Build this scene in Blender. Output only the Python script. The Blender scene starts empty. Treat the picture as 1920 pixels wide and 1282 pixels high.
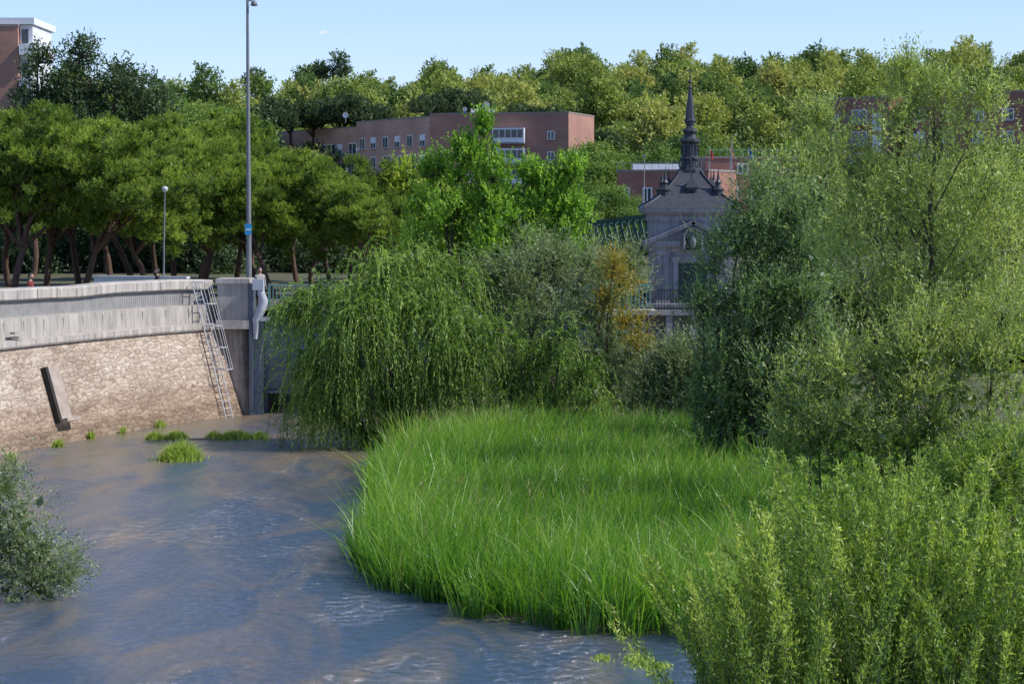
import bpy, math, bmesh, numpy as np
from mathutils import Vector, Matrix
rng=np.random.default_rng(7)
F=85/36*1920; H=8.5; T=math.atan((641-398)/F)
sT,cT=math.sin(T),math.cos(T)
def P(px,py,d):
    a=(px-960)/F; b=-(py-641)/F
    s=d/(cT+b*sT)
    return np.array([a*s,d,H+(-sT+b*cT)*s])
def G(px,py,z=0.0):
    a=(px-960)/F; b=-(py-641)/F
    s=(z-H)/(-sT+b*cT)
    return np.array([a*s,(cT+b*sT)*s,z])
def norm(v): return v/np.maximum(np.linalg.norm(v,axis=-1,keepdims=True),1e-9)
def runit(n): return norm(rng.normal(size=(n,3)))
SC=bpy.context.scene
def link(o): SC.collection.objects.link(o); return o

# ---------------- materials
def newmat(name):
    m=bpy.data.materials.new(name); m.use_nodes=True; m.node_tree.nodes.clear(); return m,m.node_tree.nodes,m.node_tree.links
def ramp(N,stops,interp='LINEAR'):
    r=N.new('ShaderNodeValToRGB'); cr=r.color_ramp; cr.interpolation=interp
    while len(cr.elements)<len(stops): cr.elements.new(0.5)
    for e,(p,c) in zip(cr.elements,stops):
        e.position=p; e.color=(*c,1)
    return r
def leafmat(name,cols,trans=.4,tboost=(1.35,1.45,.7),inst=0,gloss=.03,grough=.5,k=1.45):
    cols=[tuple(min(.6,x*k) for x in c) for c in cols]
    m,N,L=newmat(name)
    at=N.new('ShaderNodeAttribute'); at.attribute_name='tint'
    fac=at.outputs['Fac']
    if inst:
        oi=N.new('ShaderNodeObjectInfo'); mx=N.new('ShaderNodeMath'); mx.operation='MULTIPLY_ADD'
        mx.inputs[1].default_value=1-inst; ml=N.new('ShaderNodeMath'); ml.operation='MULTIPLY'; ml.inputs[1].default_value=inst
        L.new(oi.outputs['Random'],ml.inputs[0]); L.new(fac,mx.inputs[0]); L.new(ml.outputs[0],mx.inputs[2]); fac=mx.outputs[0]
    n=len(cols); r=ramp(N,[(i/(n-1),c) for i,c in enumerate(cols)]); L.new(fac,r.inputs[0])
    d=N.new('ShaderNodeBsdfDiffuse'); t=N.new('ShaderNodeBsdfTranslucent'); g=N.new('ShaderNodeBsdfGlossy'); g.inputs['Roughness'].default_value=grough
    g.inputs['Color'].default_value=(.8,.85,.8,1)
    mu=N.new('ShaderNodeMix'); mu.data_type='RGBA'; mu.blend_type='MULTIPLY'; mu.inputs[0].default_value=1
    L.new(r.outputs[0],mu.inputs[6]); mu.inputs[7].default_value=(*tboost,1)
    L.new(r.outputs[0],d.inputs[0]); L.new(mu.outputs[2],t.inputs[0])
    a=N.new('ShaderNodeMixShader'); a.inputs[0].default_value=trans; L.new(d.outputs[0],a.inputs[1]); L.new(t.outputs[0],a.inputs[2])
    c=N.new('ShaderNodeMixShader'); c.inputs[0].default_value=gloss; L.new(a.outputs[0],c.inputs[1]); L.new(g.outputs[0],c.inputs[2])
    o=N.new('ShaderNodeOutputMaterial'); L.new(c.outputs[0],o.inputs[0]); return m
def pmat(name,c1,c2=None,scale=3,rough=.8,bump=.0,metal=0,detail=6,stretch=(1,1,1),streak=0):
    m,N,L=newmat(name); p=N.new('ShaderNodeBsdfPrincipled'); o=N.new('ShaderNodeOutputMaterial'); L.new(p.outputs[0],o.inputs[0])
    p.inputs['Roughness'].default_value=rough; p.inputs['Metallic'].default_value=metal
    tc=N.new('ShaderNodeTexCoord'); mp=N.new('ShaderNodeMapping'); mp.inputs['Scale'].default_value=stretch
    L.new(tc.outputs['Object'],mp.inputs[0])
    nz=N.new('ShaderNodeTexNoise'); nz.inputs['Scale'].default_value=scale; nz.inputs['Detail'].default_value=detail; nz.inputs['Roughness'].default_value=.65
    L.new(mp.outputs[0],nz.inputs['Vector'])
    c2=c2 or tuple(x*.65 for x in c1)
    r=ramp(N,[(.3,c2),(.7,c1)]); L.new(nz.outputs[0],r.inputs[0]); col=r.outputs[0]
    if streak:
        mp2=N.new('ShaderNodeMapping'); mp2.inputs['Scale'].default_value=(5,5,.35); L.new(tc.outputs['Object'],mp2.inputs[0])
        n2=N.new('ShaderNodeTexNoise'); n2.inputs['Scale'].default_value=1; n2.inputs['Detail'].default_value=5; n2.inputs['Roughness'].default_value=.7; L.new(mp2.outputs[0],n2.inputs['Vector'])
        r2=ramp(N,[(.38,(1-streak,)*3),(.58,(1,1,1))]); L.new(n2.outputs[0],r2.inputs[0])
        mu=N.new('ShaderNodeMix'); mu.data_type='RGBA'; mu.blend_type='MULTIPLY'; mu.inputs[0].default_value=1; L.new(col,mu.inputs[6]); L.new(r2.outputs[0],mu.inputs[7]); col=mu.outputs[2]
    L.new(col,p.inputs['Base Color'])
    if bump:
        b=N.new('ShaderNodeBump'); b.inputs['Strength'].default_value=bump; b.inputs['Distance'].default_value=.05
        L.new(nz.outputs[0],b.inputs['Height']); L.new(b.outputs[0],p.inputs['Normal'])
    return m
def brickmat(name,c1,c2,mortar,sc=1.0):
    m,N,L=newmat(name); p=N.new('ShaderNodeBsdfPrincipled'); o=N.new('ShaderNodeOutputMaterial'); L.new(p.outputs[0],o.inputs[0])
    p.inputs['Roughness'].default_value=.9
    tc=N.new('ShaderNodeTexCoord'); b=N.new('ShaderNodeTexBrick'); b.inputs['Scale'].default_value=sc
    sp=N.new('ShaderNodeSeparateXYZ'); cb=N.new('ShaderNodeCombineXYZ'); ad=N.new('ShaderNodeMath'); ad.operation='ADD'
    L.new(tc.outputs['Object'],sp.inputs[0]); L.new(sp.outputs[0],ad.inputs[0]); L.new(sp.outputs[1],ad.inputs[1]); L.new(ad.outputs[0],cb.inputs[0]); L.new(sp.outputs[2],cb.inputs[1])
    L.new(cb.outputs[0],b.inputs['Vector'])
    b.inputs['Color1'].default_value=(*c1,1); b.inputs['Color2'].default_value=(*c2,1); b.inputs['Mortar'].default_value=(*mortar,1)
    b.inputs['Brick Width'].default_value=.5; b.inputs['Row Height'].default_value=.18; b.inputs['Mortar Size'].default_value=.015
    nz=N.new('ShaderNodeTexNoise'); nz.inputs['Scale'].default_value=.25; nz.inputs['Detail'].default_value=6; L.new(tc.outputs['Object'],nz.inputs['Vector'])
    r=ramp(N,[(.3,(.75,.75,.77)),(.7,(1.1,1.1,1.1))]); L.new(nz.outputs[0],r.inputs[0])
    mu=N.new('ShaderNodeMix'); mu.data_type='RGBA'; mu.blend_type='MULTIPLY'; mu.inputs[0].default_value=1
    L.new(b.outputs[0],mu.inputs[6]); L.new(r.outputs[0],mu.inputs[7]); L.new(mu.outputs[2],p.inputs['Base Color'])
    return m
def masonrymat(name):
    m,N,L=newmat(name); p=N.new('ShaderNodeBsdfPrincipled'); o=N.new('ShaderNodeOutputMaterial'); L.new(p.outputs[0],o.inputs[0])
    p.inputs['Roughness'].default_value=.9
    uv=N.new('ShaderNodeUVMap')
    nz0=N.new('ShaderNodeTexNoise'); nz0.inputs['Scale'].default_value=3.0; nz0.inputs['Detail'].default_value=6; L.new(uv.outputs[0],nz0.inputs['Vector'])
    va=N.new('ShaderNodeVectorMath'); va.operation='MULTIPLY_ADD'; va.inputs[1].default_value=(.35,.2,0); L.new(nz0.outputs[1],va.inputs[0]); L.new(uv.outputs[0],va.inputs[2])
    mp=N.new('ShaderNodeMapping'); mp.inputs['Scale'].default_value=(2.3,5.6,1); L.new(va.outputs[0],mp.inputs[0])
    v=N.new('ShaderNodeTexVoronoi'); v.feature='DISTANCE_TO_EDGE'; v.inputs['Scale'].default_value=1; v.inputs['Randomness'].default_value=.7; L.new(mp.outputs[0],v.inputs['Vector'])
    v2=N.new('ShaderNodeTexVoronoi'); v2.inputs['Scale'].default_value=1; v2.inputs['Randomness'].default_value=.7; L.new(mp.outputs[0],v2.inputs['Vector'])
    sep=N.new('ShaderNodeSeparateColor'); L.new(v2.outputs['Color'],sep.inputs[0])
    r=ramp(N,[(0,(.44,.35,.275)),(.5,(.53,.43,.34)),(1,(.62,.52,.42))]); L.new(sep.outputs[0],r.inputs[0])
    e=ramp(N,[(0,(.66,.63,.6)),(.08,(1,1,1))]); L.new(v.outputs[0],e.inputs[0])
    n2=N.new('ShaderNodeTexNoise'); n2.inputs['Scale'].default_value=5; n2.inputs['Detail'].default_value=8; n2.inputs['Roughness'].default_value=.8; L.new(uv.outputs[0],n2.inputs['Vector'])
    r2=ramp(N,[(.35,(.6,.58,.56)),(.56,(1.08,1.08,1.08))]); L.new(n2.outputs[0],r2.inputs[0])
    n3=N.new('ShaderNodeTexNoise'); n3.inputs['Scale'].default_value=.35; n3.inputs['Detail'].default_value=5; L.new(uv.outputs[0],n3.inputs['Vector'])
    r3=ramp(N,[(.35,(.78,.74,.71)),(.65,(1.08,1.08,1.08))]); L.new(n3.outputs[0],r3.inputs[0])
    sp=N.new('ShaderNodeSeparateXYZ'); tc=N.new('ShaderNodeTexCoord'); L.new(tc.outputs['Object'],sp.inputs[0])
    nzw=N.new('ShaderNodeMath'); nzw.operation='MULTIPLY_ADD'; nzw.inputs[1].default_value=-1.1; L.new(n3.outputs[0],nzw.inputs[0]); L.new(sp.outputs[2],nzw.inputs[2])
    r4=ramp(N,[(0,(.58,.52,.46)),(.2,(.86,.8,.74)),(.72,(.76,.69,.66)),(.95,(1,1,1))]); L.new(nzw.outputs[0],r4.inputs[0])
    prev=r.outputs[0]
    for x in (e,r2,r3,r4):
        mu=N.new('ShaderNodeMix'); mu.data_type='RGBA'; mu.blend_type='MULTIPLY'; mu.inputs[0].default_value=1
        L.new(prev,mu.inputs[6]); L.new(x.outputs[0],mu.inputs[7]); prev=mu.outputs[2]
    L.new(prev,p.inputs['Base Color'])
    ad=N.new('ShaderNodeMath'); ad.operation='MULTIPLY_ADD'; ad.inputs[1].default_value=2.0; L.new(n2.outputs[0],ad.inputs[0])
    rb=ramp(N,[(0,(0,0,0)),(.25,(1,1,1))]); L.new(v.outputs[0],rb.inputs[0]); L.new(rb.outputs[0],ad.inputs[2])
    b=N.new('ShaderNodeBump'); b.inputs['Strength'].default_value=.8; b.inputs['Distance'].default_value=.05; L.new(ad.outputs[0],b.inputs['Height']); L.new(b.outputs[0],p.inputs['Normal'])
    return m
def ribmat(name):
    m=pmat(name,(.40,.39,.37),(.28,.27,.26),scale=2,rough=.9)
    N=m.node_tree.nodes; L=m.node_tree.links
    p=[n for n in N if n.type=='BSDF_PRINCIPLED'][0]
    uv=N.new('ShaderNodeUVMap'); w=N.new('ShaderNodeTexWave'); w.inputs['Scale'].default_value=2.6; w.inputs['Distortion'].default_value=1.2; w.inputs['Detail'].default_value=2
    L.new(uv.outputs[0],w.inputs['Vector'])
    b=N.new('ShaderNodeBump'); b.inputs['Distance'].default_value=.06; L.new(w.outputs[0],b.inputs['Height']); L.new(b.outputs[0],p.inputs['Normal'])
    return m

M={}
M['bark']=pmat('bark',(.10,.08,.055),(.04,.032,.025),scale=9,rough=.95,bump=.6,stretch=(1,1,.25))
M['pinebark']=pmat('pine_bark',(.15,.085,.055),(.05,.032,.025),scale=8,rough=.95,bump=.7,stretch=(1,1,.3))
M['willow']=leafmat('willow_leaf',[(.025,.055,.010),(.09,.145,.025),(.22,.30,.07)],.4,k=1.8)
M['greywillow']=leafmat('grey_willow_leaf',[(.05,.075,.03),(.115,.15,.065),(.25,.28,.15)],.35,gloss=.05,k=1.65)
M['darkwillow']=leafmat('dark_willow_leaf',[(.035,.07,.025),(.09,.14,.055),(.22,.29,.12)],.4,gloss=.05,k=1.7)
M['olive']=leafmat('olive_willow_leaf',[(.07,.105,.025),(.17,.21,.055),(.32,.35,.12)],.45,gloss=.05,k=1.7)
M['poplar']=leafmat('poplar_leaf',[(.05,.12,.012),(.14,.25,.03),(.27,.39,.06)],.48,k=1.45)
M['yellow']=leafmat('yellow_green_leaf',[(.12,.17,.02),(.20,.26,.035),(.30,.33,.055)],.42,k=1.6)
M['autumn']=leafmat('autumn_leaf',[(.12,.14,.03),(.24,.20,.04),(.38,.24,.04)],.4,k=1.3)
M['pine']=leafmat('pine_needle',[(.025,.055,.010),(.12,.17,.022),(.26,.32,.055)],.33,gloss=.02,k=1.65)
M['darktree']=leafmat('dark_leaf',[(.03,.055,.025),(.06,.095,.038),(.10,.14,.06)],.3,k=1.3)
M['reed']=leafmat('reed_blade',[(.02,.07,.006),(.075,.18,.016),(.15,.28,.03),(.28,.34,.10)],.45,tboost=(1.35,1.45,.4),gloss=.04,grough=.4,k=1.42)
M['bush']=leafmat('bush_leaf',[(.035,.07,.010),(.11,.17,.022),(.30,.35,.08)],.45,gloss=.04,k=1.65)
M['hill']=leafmat('hill_leaf',[(.04,.075,.028),(.08,.125,.037),(.15,.19,.05),(.23,.25,.07),(.30,.28,.10)],.3,inst=.75,gloss=.01,k=1.6)
M['mid']=leafmat('midground_leaf',[(.045,.085,.02),(.09,.15,.033),(.18,.23,.05)],.3,inst=.5,gloss=.02,k=1.55)

# ---------------- mesh builder
class B:
    def __init__(s): s.v=[];s.f=[];s.m=[];s.t=[];s.s=[];s.n=0
    def add(s,v,f,mat=0,tint=.5,smooth=False):
        v=np.asarray(v,float).reshape(-1,3); f=np.asarray(f,int).reshape(-1,4)
        s.v.append(v); s.f.append(f+s.n); s.n+=len(v); k=len(f)
        s.m.append(np.full(k,mat)); s.t.append(np.broadcast_to(np.asarray(tint,float),(k,)) ); s.s.append(np.full(k,smooth))
    def box(s,c,h,mat=0,ax=None):
        c=np.array(c,float); h=np.array(h,float)
        q=np.array([[x,y,z] for z in(-1,1) for y in(-1,1) for x in(-1,1)],float)*h
        if ax is not None: q=q[:,:1]*ax[0]+q[:,1:2]*ax[1]+q[:,2:]*ax[2]
        s.add(q+c,[[0,2,3,1],[4,5,7,6],[0,1,5,4],[2,6,7,3],[0,4,6,2],[1,3,7,5]],mat)
    def box2(s,a,b,mat=0):
        a=np.array(a,float);b=np.array(b,float); s.box((a+b)/2,np.abs(b-a)/2,mat)
    def tube(s,pts,rad,mat=0,k=6):
        pts=np.asarray(pts,float); n=len(pts); rad=np.broadcast_to(rad,(n,))
        tg=norm(np.gradient(pts,axis=0)); ref=np.array([0.31,0.95,.05]) if abs(tg[:,2]).mean()>.6 else np.array([0,0,1.])
        a=norm(np.cross(tg,ref)); b=np.cross(tg,a)
        th=np.arange(k)*2*math.pi/k
        v=pts[:,None]+rad[:,None,None]*(a[:,None]*np.cos(th)[None,:,None]+b[:,None]*np.sin(th)[None,:,None])
        f=[]
        for i in range(n-1):
            for j in range(k):
                j2=(j+1)%k; f.append([i*k+j,i*k+j2,(i+1)*k+j2,(i+1)*k+j])
        s.add(v.reshape(-1,3),f,mat,smooth=True)
    def lathe(s,cx,cy,prof,mat=0,k=4,rot=math.pi/4,smooth=False):
        sc=1/math.cos(math.pi/k); v=[]
        for r,z in prof:
            for j in range(k):
                a=rot+j*2*math.pi/k; v.append([cx+r*sc*math.cos(a),cy+r*sc*math.sin(a),z])
        f=[]
        for i in range(len(prof)-1):
            for j in range(k):
                j2=(j+1)%k; f.append([i*k+j,i*k+j2,(i+1)*k+j2,(i+1)*k+j])
        s.add(v,f,mat,smooth=smooth)
    def leaves(s,base,d,L,W,mat,tint):
        n=len(base); side=norm(np.cross(d,rng.normal(size=(n,3))))
        L=np.broadcast_to(L,(n,))[:,None]; W=np.broadcast_to(W,(n,))[:,None]
        v=np.stack([base,base+d*L*.45+side*W*.5,base+d*L,base+d*L*.45-side*W*.5],1)
        s.add(v.reshape(-1,3),np.arange(4*n).reshape(n,4),mat,tint)
    def mesh(s,name,mats,uv=None):
        v=np.concatenate(s.v);f=np.concatenate(s.f);me=bpy.data.meshes.new(name)
        me.vertices.add(len(v)); me.vertices.foreach_set('co',v.astype(np.float32).ravel())
        me.loops.add(f.size); me.loops.foreach_set('vertex_index',f.astype(np.int32).ravel())
        me.polygons.add(len(f)); me.polygons.foreach_set('loop_start',(np.arange(len(f))*4).astype(np.int32))
        me.polygons.foreach_set('material_index',np.concatenate(s.m).astype(np.int32))
        me.polygons.foreach_set('use_smooth',np.concatenate(s.s).astype(bool))
        for m in mats: me.materials.append(m)
        a=me.attributes.new('tint','FLOAT','FACE'); a.data.foreach_set('value',np.clip(np.concatenate(s.t),0,1).astype(np.float32))
        if uv is not None:
            u=me.uv_layers.new(name='UVMap'); u.data.foreach_set('uv',uv[f.ravel()].astype(np.float32).ravel())
        me.update(calc_edges=True); return me
    def obj(s,name,mats,uv=None,parent=None):
        o=link(bpy.data.objects.new(name,s.mesh(name,mats,uv)))
        if parent: o.parent=parent
        return o
def empty(name,loc=(0,0,0)):
    e=bpy.data.objects.new(name,None); e.location=loc; e.empty_display_size=.3; return link(e)

def foliage(b,blobs,dens,L,nl,leaf,mat,out=.7,up=.3,rnd=.5,droop=0.,spread=.6,shell=.4,core=0.):
    for (cx,cy,cz,r,sz) in blobs:
        n=max(10,int(dens*r*r)); u=runit(n); c=np.array([cx,cy,cz]); s3=np.array([1,1,sz])
        rad=r*rng.random(n)**shell
        o=c+u*rad[:,None]*s3
        d=norm(u*out+np.array([0,0,up])+rng.normal(size=(n,3))*rnd*.6)
        tl=(L*(.5+rng.random(n)))[:,None,None]
        t=((np.arange(nl)+rng.random((n,nl)))/nl)[:,:,None]
        pts=o[:,None]+d[:,None]*tl*t*(1-.35*droop*t)+np.array([0,0,-1.])*droop*tl*t*t
        tan=norm(d[:,None]*(1-.6*droop*t)+np.array([0,0,-1.])*2*droop*t)
        ld=norm(tan+rng.normal(size=(n,nl,3))*spread)
        bt=rng.normal()*.16; tt=rng.normal(size=(n,1))*.16
        tint=.5+bt+tt+rng.normal(size=(n,nl))*.13
        k=n*nl; pts=pts.reshape(k,3); ok=pts[:,2]>.03
        LL=leaf[0]*(.6+.7*rng.random(k)); WW=leaf[1]*(.7+.6*rng.random(k))
        b.leaves(pts[ok],ld.reshape(k,3)[ok],LL[ok],WW[ok],mat,tint.ravel()[ok])
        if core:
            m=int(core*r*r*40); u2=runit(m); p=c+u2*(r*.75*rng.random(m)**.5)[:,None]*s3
            b.leaves(p,runit(m),.32,.16,mat,np.full(m,.05))  # oversized inner leaves added to block light, darkest tint paints the crown's inner shade
def subblobs(blobs,k,rr,place=.72,jit=.25):
    o=[]
    for (cx,cy,cz,r,sz) in blobs:
        o.append((cx,cy,cz,r*.55,sz))
        kk=max(4,int(k)); u=runit(kk)
        for q in u:
            p=place*(1+rng.normal()*jit*.5)
            o.append((cx+q[0]*r*p,cy+q[1]*r*p,cz+q[2]*r*p*sz,r*rr*(.65+.7*rng.random()),1))
    return o
def bl(lst,d0):
    o=[]
    for t in lst:
        px,py,rp=t[:3]; dd=t[3] if len(t)>3 else 0; sz=t[4] if len(t)>4 else 1
        p=P(px,py,d0+dd); o.append((p[0],p[1],p[2],rp*(d0+dd)/F,sz))
    return o
def curve(a,b_,bend,n=6):
    a=np.array(a,float);b_=np.array(b_,float); t=np.linspace(0,1,n)[:,None]
    off=rng.normal(size=3)*bend; off[2]=abs(off[2])
    return a+(b_-a)*t+off*np.sin(t*math.pi)
def limbs(b,base,blobs,r0,mat=0,sub=None,multi=0):
    base=np.array(base,float)
    for bb in blobs:
        c=np.array(bb[:3]); bs=base.copy(); bs[:2]+=(c[:2]-base[:2])*multi; d=np.linalg.norm(c-bs)
        pts=curve(bs+rng.normal(size=3)*[r0,r0,0],c,.05*d,7); b.tube(pts,np.linspace(r0,r0*.25,7),mat,6)
    if sub:
        cs=np.array([x[:3] for x in blobs])
        for q in sub:
            qc=np.array(q[:3]); i=np.argmin(np.linalg.norm(cs-qc,axis=1)); a=cs[i]
            if np.linalg.norm(a-qc)<.05: continue
            b.tube(curve(a,qc+norm(qc-a)*q[3]*.6,.08*np.linalg.norm(a-qc),4),np.linspace(r0*.25,r0*.06,4),mat,4)
def tree(name,base,r0,blobs,leafm,dens,L,nl,leaf,k=12,rr=.42,place=.72,core=.6,multi=0,**kw):
    b=B(); sb=subblobs(blobs,k,rr,place); limbs(b,base,blobs,r0,0,sub=sb,multi=multi)
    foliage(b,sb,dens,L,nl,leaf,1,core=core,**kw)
    return b.obj(name,[M['bark'],leafm])

# ---------------- centre vegetation
tree('weeping_willow_tree',(-4.6,89,.1),.16,bl([(720,520,70),(650,570,60,-1),(800,560,75,0),(590,580,38,1),(700,620,75,-1.5),(640,690,70,-.5),(820,650,75,-1),(750,485,42,1),(860,520,50,1),(550,580,22,1),(610,760,50,0),(690,750,70,-.5),(770,730,60,0),(600,700,45),(850,740,50,0)],88),
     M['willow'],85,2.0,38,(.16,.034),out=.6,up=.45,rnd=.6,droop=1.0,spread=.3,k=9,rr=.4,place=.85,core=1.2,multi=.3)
tree('willow_shrub',(1.5,92,.1),.09,bl([(1000,520,65),(1080,550,70),(960,590,70,-1),(1060,640,80,-1.5),(1150,630,55,0),(980,700,60,-1),(1120,710,60,-1),(1180,690,35,0),(930,520,45),(1040,740,50),(1150,750,45)],91),
     M['greywillow'],165,1.0,16,(.14,.03),out=.6,up=.6,rnd=.6,droop=.25,spread=.5,k=12,place=.85,rr=.36,core=1.8,multi=.6)
tree('weeping_willow_tree',(2.1,87,.1),.07,bl([(1060,630,42),(1020,680,40),(900,650,50),(1090,700,35),(1110,750,35,-1),(940,620,40),(870,720,40),(1030,750,30),(960,740,40)],86.5),
     M['willow'],80,1.3,28,(.14,.034),out=.6,up=.35,rnd=.6,droop=.95,spread=.35,k=8,place=.85,core=1.2,multi=.6)
tree('autumn_shrub',(4.4,94,.1),.05,bl([(1165,520,30),(1140,560,22),(1185,610,26),(1205,650,20),(1150,500,20)],89),
     M['autumn'],90,.5,12,(.13,.05),out=.6,up=.3,rnd=.6,spread=.7,k=8,core=.2,multi=.6)
tree('poplar_tree',(-1.2,103,1),.14,bl([(893,285,30),(860,340,38),(925,335,32),(835,400,55),(930,400,50),(1000,385,36),(1060,365,30),(1040,430,55),(900,460,70),(1000,480,60),(815,330,20),(790,440,45),(1075,325,16),(905,245,12),(990,335,18),(870,290,16),(1080,410,28),(1025,350,18)],102),
     M['poplar'],120,.7,14,(.14,.09),out=.45,up=.95,rnd=.5,spread=.8,k=11,rr=.32,place=.95,core=.25)
tree('silver_willow_tree',(6,106,1),.12,bl([(1130,515,42),(1180,500,32),(1100,490,38),(1190,535,34)],106),
     M['greywillow'],130,.8,14,(.15,.035),out=.5,up=.5,rnd=.5,spread=.5,k=10,core=.8,multi=.5)
tree('maple_tree',(-6,128,3.5),.2,bl([(770,400,60),(830,370,50),(740,440,60),(800,470,60),(735,355,20),(770,350,36),(700,430,50)],128),
     M['yellow'],80,.7,12,(.19,.11),out=.6,up=.5,rnd=.5,spread=.8,k=12,place=.85,rr=.36,core=.8)
tree('willow_shrub',(7,90,.1),.05,bl([(1240,700,50),(1290,720,55),(1220,760,45),(1330,740,60),(1270,660,30),(1350,690,60),(1290,780,45),(1380,790,60)],87),
     M['greywillow'],165,.8,14,(.14,.033),out=.6,up=.6,rnd=.5,spread=.5,k=10,core=1.8,multi=.8)
# ---------------- right-hand trees
b1=bl([(1700,200,34),(1770,175,30),(1700,140,16),(1640,270,55),(1740,270,70),(1830,240,55),(1600,380,60),(1700,390,75),(1800,380,80),(1870,330,55),(1640,500,70),(1760,500,80),(1860,480,80),(1560,280,38),(1540,230,22),(1690,590,70),(1820,600,80),(1570,470,50),(1910,580,60),(1900,420,60),(1850,190,25)],63)
b=B(); sb=subblobs(b1,12,.31,.97)
trunk=np.array([P(1738,760,63),P(1741,640,63),P(1748,500,63),P(1743,400,63),P(1752,300,63),P(1752,200,63)]); b.tube(trunk,[.11,.095,.075,.055,.04,.02],0,8)
for q in b1:
    c=np.array(q[:3]); zz=max(trunk[0,2],c[2]-1.2-1.0*abs(c[0]-trunk[1,0])); a=np.array([np.interp(zz,trunk[:,2],trunk[:,k]) for k in range(3)])
    b.tube(curve(a,c,.3,7),np.linspace(.03,.009,7),0,5)
    for s in range(3): b.tube(curve(a*.4+c*.6,c+rng.normal(size=3)*q[3]*.6,.15,5),np.linspace(.013,.005,5),0,4)
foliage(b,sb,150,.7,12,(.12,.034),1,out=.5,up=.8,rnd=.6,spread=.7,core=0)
b.obj('white_willow_tree',[M['bark'],M['olive']])
tree('willow_tree',(6.8,72,.2),.09,bl([(1420,410,40),(1385,460,46),(1455,470,60),(1370,560,55),(1450,570,80),(1360,650,62),(1450,670,85),(1380,740,65),(1510,590,65),(1530,690,70),(1480,770,75),(1340,490,22),(1520,490,50),(1430,355,26),(1420,810,55),(1350,760,50),(1490,400,45),(1318,590,26),(1550,780,60),(1340,820,40),(1500,830,45)],72),
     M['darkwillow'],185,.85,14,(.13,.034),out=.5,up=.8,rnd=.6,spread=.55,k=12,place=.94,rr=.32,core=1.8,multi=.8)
tree('willow_tree',(13,78,.5),.14,bl([(1600,420,80),(1560,540,80),(1640,600,90),(1740,440,90),(1850,430,90),(1800,600,100),(1900,600,80),(1480,340,40),(1540,340,45),(1500,420,50),(1900,500,80),(1700,350,60)],80),
     M['olive'],85,.9,13,(.16,.045),out=.5,up=.6,rnd=.5,spread=.6,k=12,place=.9,rr=.36,core=.8)
tree('willow_shrub',(9.5,60,.2),.04,bl([(1540,720,70),(1640,700,80),(1720,730,85),(1600,800,80),(1520,810,65),(1700,840,80),(1800,750,90),(1880,730,80),(1800,860,80),(1900,860,70),(1740,650,50),(1850,660,50),(1560,860,55),(1640,880,60),(1480,860,30),(1740,600,40),(1880,600,50)],59),
     M['olive'],170,.7,13,(.11,.03),out=.6,up=.8,rnd=.6,spread=.55,k=12,place=.94,rr=.31,core=1.8,multi=.95)
tree('willow_shrub',(10.5,50,.2),.04,bl([(1830,880,50),(1900,890,65),(1870,960,70),(1780,940,50),(1700,950,40)],50),
     M['bush'],220,.6,13,(.11,.03),out=.6,up=.6,rnd=.6,spread=.6,k=12,place=.88,core=1.5,multi=.9)
b=B()
def shoots(b,n,top,bx,by,mat,leafL,leafW,nl,h0):
    for i in range(n):
        x=bx[0]+(bx[1]-bx[0])*rng.random(); y=by[0]+(by[1]-by[0])*rng.random()
        if x<2.9+.04*(y-31) : continue
        h=top(x,y)*(h0+(1.05-h0)*rng.random()**1.2)
        lean=rng.normal(size=2)*.15*h
        t=np.linspace(0,1,6)[:,None]; base=np.array([x,y,.0]); tip=np.array([x+lean[0],y+lean[1],h])
        pts=base+(tip-base)*t; pts[:,0]+=lean[0]*.5*(t[:,0]**2)
        b.tube(pts,np.linspace(.013,.003,6),0,4)
        m=int(nl*h); tt=.15+.85*rng.random(m)**.8
        p=np.stack([np.interp(tt,t[:,0],pts[:,k]) for k in range(3)],1)+rng.normal(size=(m,3))*[.12,.12,.05]*(1.15-tt)[:,None]
        ax=norm(tip-base); d=norm(ax*.8+rng.normal(size=(m,3))*.6)
        b.leaves(p,d,leafL*(.6+.6*rng.random(m)),leafW*(.7+.5*rng.random(m)),mat,.22+rng.normal()*.17+rng.normal(size=m)*.16+.42*tt**2)
def topf(x,y):
    px=960+x/y*F
    py=np.interp(px,[1330,1380,1450,1550,1600,1700,1800,1920,2000],[1200,1100,990,920,870,880,920,960,960])
    return max(.8,P(px,py,y)[2])
shoots(b,700,topf,(2.6,8.3),(31,38),1,.10,.025,140,.60)
b.obj('willow_bush',[M['bark'],M['bush']])
tree('willow_bush',(-11.2,53,.1),.03,bl([(10,960,60),(60,1030,55),(20,1070,65),(100,1060,40),(-40,1000,80),(0,910,40),(70,1100,40),(120,1090,22),(-30,1100,60)],53),
     M['greywillow'],240,.6,13,(.09,.025),out=.6,up=.5,rnd=.6,spread=.6,k=12,place=.92,rr=.33,core=1.5,droop=.15,multi=.6)

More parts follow.
